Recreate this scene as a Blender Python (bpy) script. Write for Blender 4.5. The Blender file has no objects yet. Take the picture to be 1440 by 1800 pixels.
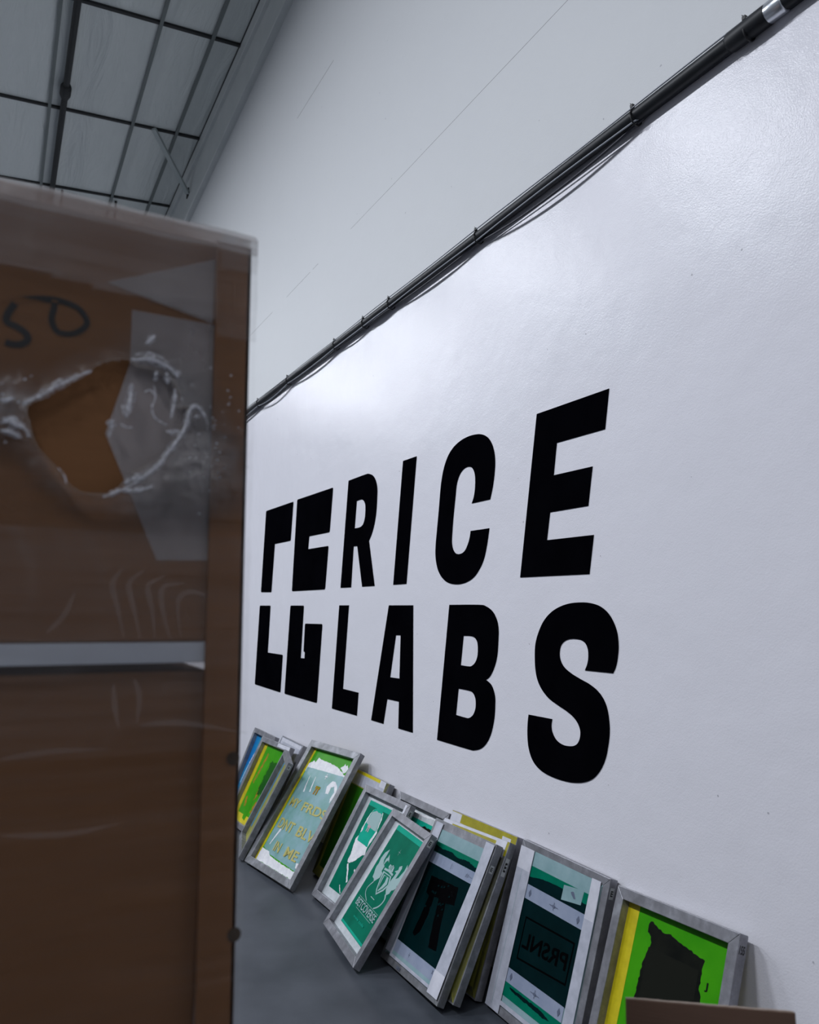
import bpy, bmesh, math, random
from mathutils import Vector, Matrix, noise
random.seed(7)
sc = bpy.context.scene
col = sc.collection

# ---------------------------------------------------------------- camera
CAM_H = 1.505
cd = bpy.data.cameras.new('camera'); cam = bpy.data.objects.new('camera', cd); col.objects.link(cam)
cd.sensor_fit = 'VERTICAL'; cd.sensor_height = 36.0; cd.lens = 27.0
cd.clip_start = 0.05; cd.clip_end = 200
cam.matrix_world = Matrix(((-0.47201846, -0.10503708, -0.87530896, 0),
                           (-0.88150829, 0.06964069, 0.46700462, 0),
                           (0.01190432, 0.99202691, -0.12546275, CAM_H), (0, 0, 0, 1)))
cd.dof.use_dof = True; cd.dof.focus_distance = 3.3; cd.dof.aperture_fstop = 3.6
sc.camera = cam

# ---------------------------------------------------------------- world, exposure, lights
sc.view_settings.view_transform = 'Standard'; sc.view_settings.look = 'None'
sc.view_settings.gamma = 1; sc.view_settings.exposure = 0.22; sc.view_settings.use_curve_mapping = False
w = bpy.data.worlds.new('world'); sc.world = w; w.use_nodes = True
w.node_tree.nodes['Background'].inputs[0].default_value = (0.5, 0.6, 0.75, 1)
w.node_tree.nodes['Background'].inputs[1].default_value = 0.02
LAMP_COLOUR = (0.885, 0.925, 1.0)
FILL_UPLIGHTS = [(2.5, 6.0, 4.6, 46), (8.5, 6.0, 4.6, 46), (14.5, 6.0, 4.6, 46)]  # added fill lights, unseen, that lift the ceiling
LAMP_SPOTS = [(-5.2, 2.9, 75), (-1.7, 2.9, 85), (1.9, 2.9, 190), (5.5, 2.95, 215), (9.1, 2.9, 200), (12.7, 2.9, 190), (16.3, 2.9, 200),
              (-1.6, 8.5, 60), (5.0, 8.5, 150), (11.5, 8.5, 150), (18.5, 5.0, 150)]
LAMP_Z = 6.8

# ---------------------------------------------------------------- helpers
def tag(o, label=None, cat=None, group=None, kind=None):
    if label: o['label'] = label
    if cat: o['category'] = cat
    if group: o['group'] = group
    if kind: o['kind'] = kind
    return o
def empty(name, mat=None, label=None, cat=None, group=None):
    o = bpy.data.objects.new(name, None); col.objects.link(o); o.empty_display_size = .1
    if mat is not None: o.matrix_world = mat
    return tag(o, label, cat, group)
def link(name, me, m, parent=None):
    o = bpy.data.objects.new(name, me); col.objects.link(o)
    if m is not None and not me.materials: me.materials.append(m)
    if parent: o.parent = parent
    return o
def bm_obj(name, bm, m, parent=None, bevel=0, seg=2, smooth=False):
    me = bpy.data.meshes.new(name); bmesh.ops.recalc_face_normals(bm, faces=bm.faces); bm.to_mesh(me); bm.free()
    if smooth:
        for p in me.polygons: p.use_smooth = True
    o = link(name, me, m, parent)
    if bevel:
        b = o.modifiers.new('bevel', 'BEVEL'); b.width = bevel; b.segments = seg; b.limit_method = 'ANGLE'
    return o
def add_box(bm, x0, x1, y0, y1, z0, z1):
    v = [bm.verts.new((x, y, z)) for x in (x0, x1) for y in (y0, y1) for z in (z0, z1)]
    for f in ((0, 1, 3, 2), (4, 6, 7, 5), (0, 4, 5, 1), (2, 3, 7, 6), (0, 2, 6, 4), (1, 5, 7, 3)):
        bm.faces.new([v[i] for i in f])
def box(name, x0, x1, y0, y1, z0, z1, m, parent=None, bevel=0):
    bm = bmesh.new(); add_box(bm, x0, x1, y0, y1, z0, z1); return bm_obj(name, bm, m, parent, bevel)
def hexa(bm, p):   # 8 points: bottom four, top four
    v = [bm.verts.new(q) for q in p]
    for f in ((0, 3, 2, 1), (4, 5, 6, 7), (0, 1, 5, 4), (1, 2, 6, 5), (2, 3, 7, 6), (3, 0, 4, 7)): bm.faces.new([v[i] for i in f])
def tube(bm, pts, r, n=10, cap=True):
    pts = [Vector(p) for p in pts]; rings = []
    for i, p in enumerate(pts):
        t = (pts[min(i + 1, len(pts) - 1)] - pts[max(i - 1, 0)]).normalized()
        a = t.cross(Vector((0, 0, 1)))
        if a.length < .05: a = t.cross(Vector((0, 1, 0)))
        a.normalize(); b = t.cross(a)
        rr = r(i) if callable(r) else r
        rings.append([bm.verts.new(p + (a * math.cos(k * 2 * math.pi / n) + b * math.sin(k * 2 * math.pi / n)) * rr) for k in range(n)])
    for i in range(len(rings) - 1):
        for k in range(n): bm.faces.new((rings[i][k], rings[i][(k + 1) % n], rings[i + 1][(k + 1) % n], rings[i + 1][k]))
    if cap: bm.faces.new(rings[0]); bm.faces.new(rings[-1][::-1])
def curve_to_mesh(cu):
    o = bpy.data.objects.new('tmp', cu); col.objects.link(o)
    dg = bpy.context.evaluated_depsgraph_get()
    me = bpy.data.meshes.new_from_object(o.evaluated_get(dg)); bpy.data.objects.remove(o); bpy.data.curves.remove(cu)
    me.materials.clear()
    return me
def flat(loops, mapf, thick, smooth_in=False):
    """filled outline with holes, thick metres deep; mapf(u, v, depth 0..1) gives the point"""
    cu = bpy.data.curves.new('t', 'CURVE'); cu.dimensions = '2D'; cu.fill_mode = 'BOTH'; cu.extrude = .5
    for lp in loops:
        s = cu.splines.new('POLY'); s.points.add(len(lp) - 1); s.use_cyclic_u = True
        for i, p in enumerate(lp): s.points[i].co = (p[0], p[1], 0, 1)
    me = curve_to_mesh(cu)
    for v in me.vertices: v.co = mapf(v.co.x, v.co.y, v.co.z)
    return me
def text_mesh(body, u0, u1, v0, v1, mapf, bold=0.0, mirror=False, space=1.0):
    cu = bpy.data.curves.new('t', 'FONT'); cu.body = body; cu.size = 1; cu.offset = bold; cu.extrude = .5; cu.space_character = space
    me = curve_to_mesh(cu)
    xs = [v.co.x for v in me.vertices]; ys = [v.co.y for v in me.vertices]; a, b, c, d = min(xs), max(xs), min(ys), max(ys)
    for v in me.vertices:
        s = (v.co.x - a) / (b - a); s = 1 - s if mirror else s
        v.co = mapf(u0 + (u1 - u0) * s, v0 + (v1 - v0) * (v.co.y - c) / (d - c), v.co.z)
    return me
def stroke(pts, wd):
    L, R = [], []
    P = [Vector(p) for p in pts]; n = len(P)
    for i, p in enumerate(P):
        t = (P[min(i + 1, n - 1)] - P[max(i - 1, 0)]).normalized(); q = Vector((-t.y, t.x)) * (wd(i / (n - 1)) if callable(wd) else wd) * .5
        L.append(p + q); R.append(p - q)
    return [tuple(x) for x in L + R[::-1]]
def smooth_line(pts, k=6):
    P = [Vector(p) for p in pts]; out = []
    for i in range(len(P) - 1):
        a, b, c, d = P[max(i - 1, 0)], P[i], P[i + 1], P[min(i + 2, len(P) - 1)]
        for j in range(k):
            t = j / k; out.append(.5 * ((2 * b) + (c - a) * t + (2 * a - 5 * b + 4 * c - d) * t * t + (3 * b - 3 * c + d - a) * t ** 3))
    out.append(P[-1]); return [tuple(x) for x in out]
def ragged(pts, amp, step=.008, seed=0):
    out = []; n = len(pts)
    for i in range(n):
        a, b = Vector(pts[i]), Vector(pts[(i + 1) % n]); m = max(1, int((b - a).length / step))
        for j in range(m):
            p = a.lerp(b, j / m); q = Vector((noise.noise((p.x * 90, p.y * 90, seed)), noise.noise((p.x * 90, p.y * 90, seed + 9.3)))) * amp
            out.append(tuple(p + q))
    return out

# ---------------------------------------------------------------- materials
def mat(name, colour, rough=.6, metal=0, **kw):
    m = bpy.data.materials.new(name); m.use_nodes = True; b = m.node_tree.nodes['Principled BSDF']
    b.inputs['Base Color'].default_value = (*colour, 1); b.inputs['Roughness'].default_value = rough; b.inputs['Metallic'].default_value = metal
    if 'spec' in kw: b.inputs['Specular IOR Level'].default_value = kw['spec']
    if 'alpha' in kw: b.inputs['Alpha'].default_value = kw['alpha']
    if 'coat' in kw: b.inputs['Coat Weight'].default_value = kw['coat']; b.inputs['Coat Roughness'].default_value = .15
    return m
class NT:
    def __init__(s, m): s.t = m.node_tree; s.b = s.t.nodes['Principled BSDF']
    def n(s, ty, **kw):
        x = s.t.nodes.new(ty)
        for k, v in kw.items():
            if k in ('operation', 'blend_type', 'data_type', 'feature', 'attribute_name', 'wave_type', 'noise_dimensions', 'interpolation', 'bands_direction', 'layer_name'): setattr(x, k, v)
            else: x.inputs[int(k[1:]) if k[1:].isdigit() and k[0] == 'i' else k.replace('_', ' ')].default_value = v
        return x
    def l(s, a, b): s.t.links.new(a, b)
    def coords(s, scale=(1, 1, 1), obj=True):
        tc = s.n('ShaderNodeTexCoord'); mp = s.n('ShaderNodeMapping'); mp.inputs['Scale'].default_value = scale
        s.l(tc.outputs['Object'], mp.inputs[0]); return mp.outputs[0]
    def noise(s, vec, scale, detail=4, rough=.5):
        x = s.n('ShaderNodeTexNoise'); x.inputs['Scale'].default_value = scale; x.inputs['Detail'].default_value = detail; x.inputs['Roughness'].default_value = rough
        s.l(vec, x.inputs['Vector']); return x.outputs[0]
    def ramp(s, fac, stops):
        x = s.n('ShaderNodeValToRGB'); cr = x.color_ramp
        while len(cr.elements) < len(stops): cr.elements.new(.5)
        for e, (p, c) in zip(cr.elements, stops): e.position = p; e.color = (*c, 1) if len(c) == 3 else c
        s.l(fac, x.inputs[0]); return x.outputs[0]
    def math(s, op, a, b=None, c=None, clamp=False):
        x = s.n('ShaderNodeMath', operation=op); x.use_clamp = clamp
        for i, q in enumerate((a, b, c)):
            if q is None: continue
            if isinstance(q, (int, float)): x.inputs[i].default_value = q
            else: s.l(q, x.inputs[i])
        return x.outputs[0]
    def mix(s, f, a, b):
        x = s.n('ShaderNodeMix', data_type='RGBA')
        for k, q in (('Factor', f), ('A', a), ('B', b)):
            i = {'Factor': 0, 'A': 6, 'B': 7}[k]
            if isinstance(q, (int, float)): x.inputs[i].default_value = q
            elif isinstance(q, tuple): x.inputs[i].default_value = (*q, 1)
            else: s.l(q, x.inputs[i])
        return x.outputs[2]
    def bump(s, h, strength, dist=.01):
        x = s.n('ShaderNodeBump'); x.inputs['Strength'].default_value = strength; x.inputs['Distance'].default_value = dist
        s.l(h, x.inputs['Height']); s.l(x.outputs[0], s.b.inputs['Normal'])
def noisy(name, c1, c2, scale, rough=.6, metal=0, stretch=(1, 1, 1), bump=0, lo=.35, hi=.65, rvar=0, **kw):
    m = mat(name, c1, rough, metal, **kw); t = NT(m); v = t.coords(stretch); f = t.noise(v, scale, 6, .6)
    t.l(t.ramp(f, [(lo, c1), (hi, c2)]), t.b.inputs['Base Color'])
    if rvar: t.l(t.math('MULTIPLY_ADD', f, rvar, rough - rvar / 2), t.b.inputs['Roughness'])
    if bump: t.bump(f, bump)
    return m
M = {}
# painted wall: dull white above the pipe, glossy white below, hairline joints and small knocks
def wall_mat():
    m = mat('wall_paint', (.7, .72, .76), .5); t = NT(m)
    tc = t.n('ShaderNodeTexCoord'); sp = t.n('ShaderNodeSeparateXYZ'); t.l(tc.outputs['Object'], sp.inputs[0]); o = tc.outputs['Object']
    x, z = sp.outputs[0], sp.outputs[2]
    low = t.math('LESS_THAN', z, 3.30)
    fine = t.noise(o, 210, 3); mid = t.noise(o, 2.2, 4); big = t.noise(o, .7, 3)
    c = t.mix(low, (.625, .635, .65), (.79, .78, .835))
    c = t.mix(t.math('MULTIPLY', mid, .10), c, (.45, .48, .52))
    # hairline horizontal joints
    jn = t.noise(o, 1.7, 5); wob = t.math('MULTIPLY', t.math('SUBTRACT', t.noise(o, .9, 2), .5), .012)
    def joint(z0, x0, x1, wd, thr):
        d = t.math('ABSOLUTE', t.math('SUBTRACT', t.math('ADD', z, wob), z0))
        a = t.math('LESS_THAN', d, wd); a = t.math('MULTIPLY', a, t.math('GREATER_THAN', jn, thr))
        a = t.math('MULTIPLY', a, t.math('GREATER_THAN', x, x0)); return t.math('MULTIPLY', a, t.math('LESS_THAN', x, x1))
    j = t.math('MAXIMUM', joint(4.086, 2.3, 4.6, .0016, .34), joint(5.622, 5.0, 5.8, .003, .3))
    j = t.math('MAXIMUM', j, joint(4.084, 4.8, 7.5, .002, .47))
    # small knocks in the paint
    vo = t.n('ShaderNodeTexVoronoi'); vo.inputs['Scale'].default_value = 2.6; vo.inputs['Randomness'].default_value = 1
    vo.voronoi_dimensions = '2D'; cx = t.n('ShaderNodeCombineXYZ'); t.l(x, cx.inputs[0]); t.l(z, cx.inputs[1]); t.l(cx.outputs[0], vo.inputs['Vector'])
    d = t.math('ADD', vo.outputs['Distance'], t.math('MULTIPLY', t.math('SUBTRACT', t.noise(o, 90, 3), .5), .03))
    sx = t.n('ShaderNodeSeparateColor'); t.l(vo.outputs['Color'], sx.inputs[0])
    k = t.math('MULTIPLY', t.math('LESS_THAN', d, t.math('MULTIPLY', sx.outputs[1], .011)), t.math('GREATER_THAN', sx.outputs[0], .3))
    # faint vertical runs
    mv = t.n('ShaderNodeMapping'); mv.inputs['Scale'].default_value = (14, 1, .35); t.l(o, mv.inputs[0])
    c = t.mix(t.math('MULTIPLY', j, .75), c, (.12, .12, .13))
    c = t.mix(t.math('MULTIPLY', k, .5), c, (.2, .2, .24))
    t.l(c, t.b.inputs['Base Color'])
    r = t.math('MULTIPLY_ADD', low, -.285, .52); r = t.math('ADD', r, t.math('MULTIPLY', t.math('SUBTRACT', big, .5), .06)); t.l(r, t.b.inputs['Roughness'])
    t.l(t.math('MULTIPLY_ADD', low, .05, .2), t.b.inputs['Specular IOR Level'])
    hgt = t.math('ADD', t.math('MULTIPLY', fine, .0012), t.math('MULTIPLY', t.noise(o, 11, 3), .0030))
    hgt = t.math('ADD', hgt, t.math('MULTIPLY', t.noise(o, 2.4, 2), .012))
    hgt = t.math('SUBTRACT', hgt, t.math('MULTIPLY', k, .002))
    bp = t.n('ShaderNodeBump'); bp.inputs['Strength'].default_value = .55; bp.inputs['Distance'].default_value = 1.0
    t.l(hgt, bp.inputs['Height']); t.l(bp.outputs[0], t.b.inputs['Normal'])
    return m
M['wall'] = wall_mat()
M['plain_wall'] = noisy('plain_wall_paint', (.5, .52, .55), (.56, .58, .62), 2, .6)
M['floor'] = noisy('sealed_concrete', (.036, .042, .052), (.066, .073, .088), 3.2, .42, bump=.05, rvar=.25)
def ceiling_mat():
    m = mat('white_insulation_film', (.5, .55, .55), .45); t = NT(m); v = t.coords((.35, 1, 1)); v2 = t.coords((1, .6, 1))
    a = t.noise(v, 5, 5, .6); b = t.noise(v2, 14, 4)
    wv = t.n('ShaderNodeTexNoise'); wv.inputs['Scale'].default_value = 2.5; wv.inputs['Distortion'].default_value = 3.0; wv.inputs['Detail'].default_value = 5; t.l(t.coords((.25, 1.6, 1)), wv.inputs['Vector'])
    t.l(t.mix(a, (.60, .64, .63), (.70, .73, .72)), t.b.inputs['Base Color'])
    t.bump(t.math('ADD', t.math('MULTIPLY', wv.outputs[0], 1.0), t.math('MULTIPLY', b, .25)), .4, .06)
    return m
M['ceiling'] = ceiling_mat()
M['beam'] = noisy('painted_beam', (.58, .61, .61), (.64, .66, .66), 3, .6)
M['dark_steel'] = mat('dark_steel', (.012, .013, .014), .6)
M['grey_steel'] = mat('grey_strap', (.16, .18, .18), .6)
M['pale_steel'] = mat('pale_steel', (.42, .46, .46), .5)
M['pipe'] = noisy('black_pipe_paint', (.006, .007, .010), (.012, .014, .018), 14, .48, rvar=.1, spec=.35)
M['cable'] = mat('grey_cable_jacket', (.012, .013, .024), .5)
M['white_cable'] = mat('pale_cable_jacket', (.3, .32, .36), .5)
M['tie'] = mat('black_nylon', (.008, .008, .009), .5)
M['foil'] = mat('silver_foil', (.6, .62, .66), .28, .9)
M['letter'] = noisy('black_vinyl', (.0012, .0012, .0022), (.0020, .0020, .0032), 4, .6, spec=0.0)
def alu(name, a, b, r=.42, me=.55):
    m = mat(name, a, r, me); t = NT(m); n1 = t.noise(t.coords((1, 1, 1)), 16, 7, .65); n2 = t.noise(t.coords((1, 1, .12)), 60, 4)
    t.l(t.ramp(n1, [(.32, tuple(q * .72 for q in a)), (.5, a), (.68, b)]), t.b.inputs['Base Color'])
    t.l(t.math('MULTIPLY_ADD', n2, .3, r - .15), t.b.inputs['Roughness']); t.bump(n2, .08, .002); return m
M['alu'] = alu('brushed_aluminium', (.25, .25, .275), (.36, .365, .40))
M['alu_dirty'] = alu('ink_stained_aluminium', (.21, .215, .23), (.33, .335, .365), .5)
M['alu_yellow'] = alu('yellow_tinted_aluminium', (.20, .19, .05), (.34, .32, .14), .5)
M['tape_white'] = noisy('white_frame_tape', (.36, .375, .44), (.46, .475, .55), 22, .35, bump=.08)
M['tape_white2'] = noisy('bright_frame_tape', (.50, .505, .57), (.60, .605, .67), 18, .4, bump=.08)
M['film_pale'] = noisy('pale_clear_film', (.19, .31, .33), (.26, .38, .41), 9, .22)
M['film_grey'] = noisy('grey_clear_film', (.22, .26, .36), (.28, .32, .42), 9, .22)
M['film_dark'] = noisy('dark_film_positive', (.0005, .008, .009), (.001, .013, .015), 5, .16, spec=.05)
M['film_black'] = mat('black_film_print', (.0008, .0008, .0012), .3, spec=.02)
M['film_mark'] = mat('grey_register_print', (.10, .12, .18), .4)
M['sticker'] = mat('paper_label', (.4, .42, .42), .6)
M['ink_black'] = noisy('black_ink', (.003, .004, .003), (.008, .009, .006), 20, .35, spec=.12)
M['ink_film'] = mat('second_black_ink_coat', (.010, .011, .008), .3, spec=.1)
M['ink_white'] = noisy('white_paint', (.62, .62, .66), (.74, .74, .76), 30, .5, bump=.3)
M['mesh_white'] = noisy('white_screen_mesh', (.42, .46, .48), (.52, .55, .58), 30, .5)
M['mesh_yellow'] = noisy('yellow_screen_mesh', (.48, .40, .004), (.62, .52, .01), 18, .4)
M['mesh_olive'] = noisy('olive_screen_mesh', (.20, .20, .03), (.32, .31, .06), 12, .45)
M['emul_teal'] = noisy('teal_emulsion', (.000, .115, .068), (.001, .155, .092), 7, .35, spec=.04)
M['emul_teal_light'] = noisy('thin_teal_emulsion', (.004, .30, .20), (.01, .36, .25), 7, .35, spec=.04)
M['emul_green'] = noisy('bright_green_emulsion', (.03, .25, .002), (.05, .31, .004), 6, .35, spec=.12)
M['emul_dark_green'] = noisy('deep_green_emulsion', (.004, .075, .002), (.015, .12, .004), 5, .35, spec=.12)
M['emul_blue'] = noisy('blue_emulsion', (.005, .11, .42), (.01, .25, .40), 4, .3, spec=.12)
M['teal_stencil'] = noisy('milky_teal_stencil', (.15, .32, .29), (.23, .38, .42), 11, .3)
M['stencil_grey'] = mat('open_stencil_grey', (.27, .40, .40), .5)
M['stencil_yellow'] = noisy('yellow_stencil', (.36, .36, .08), (.45, .38, .12), 40, .5)
M['orange'] = noisy('orange_ink', (.42, .15, .01), (.10, .22, .01), 40, .5, spec=.12)
M['pink'] = mat('pink_ink', (.45, .3, .35), .5)
def card_mat(name, a, b):
    m = mat(name, a, .8, spec=.2); t = NT(m); n1 = t.noise(t.coords((1, 1, 1)), 6, 6); n2 = t.noise(t.coords((1, 3, 60)), 4, 3)
    c = t.mix(n1, a, b); c = t.mix(t.math('MULTIPLY', n2, .35), c, tuple(q * .6 for q in a)); t.l(c, t.b.inputs['Base Color']); t.bump(n2, .15, .002); return m
M['card'] = card_mat('cardboard', (.20, .090, .036), (.25, .116, .050))
M['card_far'] = card_mat('brown_cardboard', (.115, .068, .048), (.15, .09, .065))
M['card_edge'] = mat('torn_cardboard_edge', (.30, .24, .2), .9)
M['wood'] = noisy('pallet_wood', (.18, .12, .07), (.28, .2, .12), 8, .8, stretch=(8, 1, 1))
M['sheet'] = mat('white_foam_sheet', (.55, .58, .64), .6)
M['marker'] = mat('black_marker', (.003, .003, .003), .6)
M['clear_tape'] = noisy('clear_parcel_tape', (.46, .42, .42), (.58, .55, .56), 12, .3, stretch=(1, 1, .2), alpha=.38)
M['lamp_body'] = mat('white_lamp_housing', (.6, .6, .6), .5)
def film_mat():
    m = bpy.data.materials.new('stretch_film'); m.use_nodes = True; nt = m.node_tree; t = NT(m); b = t.b
    at = t.n('ShaderNodeAttribute', attribute_name='layers'); cr = t.n('ShaderNodeAttribute', attribute_name='crumple')
    streak = t.noise(t.coords((1, 1.3, 34)), 3.0, 5, .6); st2 = t.noise(t.coords((1, .8, 9)), 2.2, 4); fine = t.noise(t.coords((1, 1, 1)), 55, 5, .7)
    b.inputs['Base Color'].default_value = (.40, .36, .35, 1); b.inputs['Roughness'].default_value = .22; b.inputs['Specular IOR Level'].default_value = .9
    a = t.math('MULTIPLY', at.outputs['Fac'], t.math('MULTIPLY_ADD', streak, .9, .55))
    a = t.math('ADD', a, t.math('MULTIPLY', cr.outputs['Fac'], t.math('MULTIPLY', t.math('POWER', fine, 2.0), 1.1)))
    a = t.math('MULTIPLY', a, t.math('MULTIPLY_ADD', st2, .8, .6), clamp=True)
    t.l(a, b.inputs['Alpha'])
    h = t.math('ADD', t.math('MULTIPLY', streak, .35), t.math('MULTIPLY', t.math('MULTIPLY', fine, cr.outputs['Fac']), 1.6)); 
    bp = t.n('ShaderNodeBump'); bp.inputs['Strength'].default_value = .8; bp.inputs['Distance'].default_value = .006; t.l(h, bp.inputs['Height']); t.l(bp.outputs[0], b.inputs['Normal'])
    g = t.n('ShaderNodeBsdfGlossy'); g.inputs['Roughness'].default_value = .16; t.l(bp.outputs[0], g.inputs['Normal'])
    fr = t.n('ShaderNodeFresnel'); fr.inputs['IOR'].default_value = 1.5; t.l(bp.outputs[0], fr.inputs['Normal'])
    mx = t.n('ShaderNodeMixShader'); t.l(t.math('MULTIPLY', fr.outputs[0], t.math('MULTIPLY_ADD', cr.outputs['Fac'], 2.0, .45), clamp=True), mx.inputs[0]); t.l(b.outputs[0], mx.inputs[1]); t.l(g.outputs[0], mx.inputs[2])
    t.l(mx.outputs[0], nt.nodes['Material Output'].inputs['Surface'])
    return m
M['film'] = film_mat()
def glint_mat():  # white colour on film wrinkles stands in for their glints
    m = mat('film_wrinkle_glint', (.9, .9, .95), .15, spec=1); t = NT(m); f = t.noise(t.coords(), 130, 4, .7)
    t.l(t.ramp(f, [(.38, (.12,) * 3), (.62, (1,) * 3)]), t.b.inputs['Alpha']); t.bump(f, .8, .003); return m
M['film_glint'] = glint_mat()
M['film_lip'] = mat('thin_film_lip', (.34, .27, .22), .3, alpha=.45)
M['film_fold'] = mat('folded_film_band', (.42, .38, .37), .3, alpha=.075)
def smear_mat():  # whitish smears paint a wider sparkle around the wrinkle glints
    m = mat('film_sparkle_smear', (.75, .75, .80), .3, spec=.6); t = NT(m); f = t.noise(t.coords(), 70, 5, .75)
    t.l(t.ramp(f, [(.42, (.0,) * 3), (.72, (.75,) * 3)]), t.b.inputs['Alpha']); t.bump(f, .6, .003); return m
M['sparkle_smear'] = smear_mat()
M['card_dark'] = mat('pressed_card_mark', (.05, .03, .015), .8)
M['tape_yellow'] = noisy('olive_yellow_tape', (.25, .22, .006), (.34, .30, .01), 20, .45)

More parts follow.
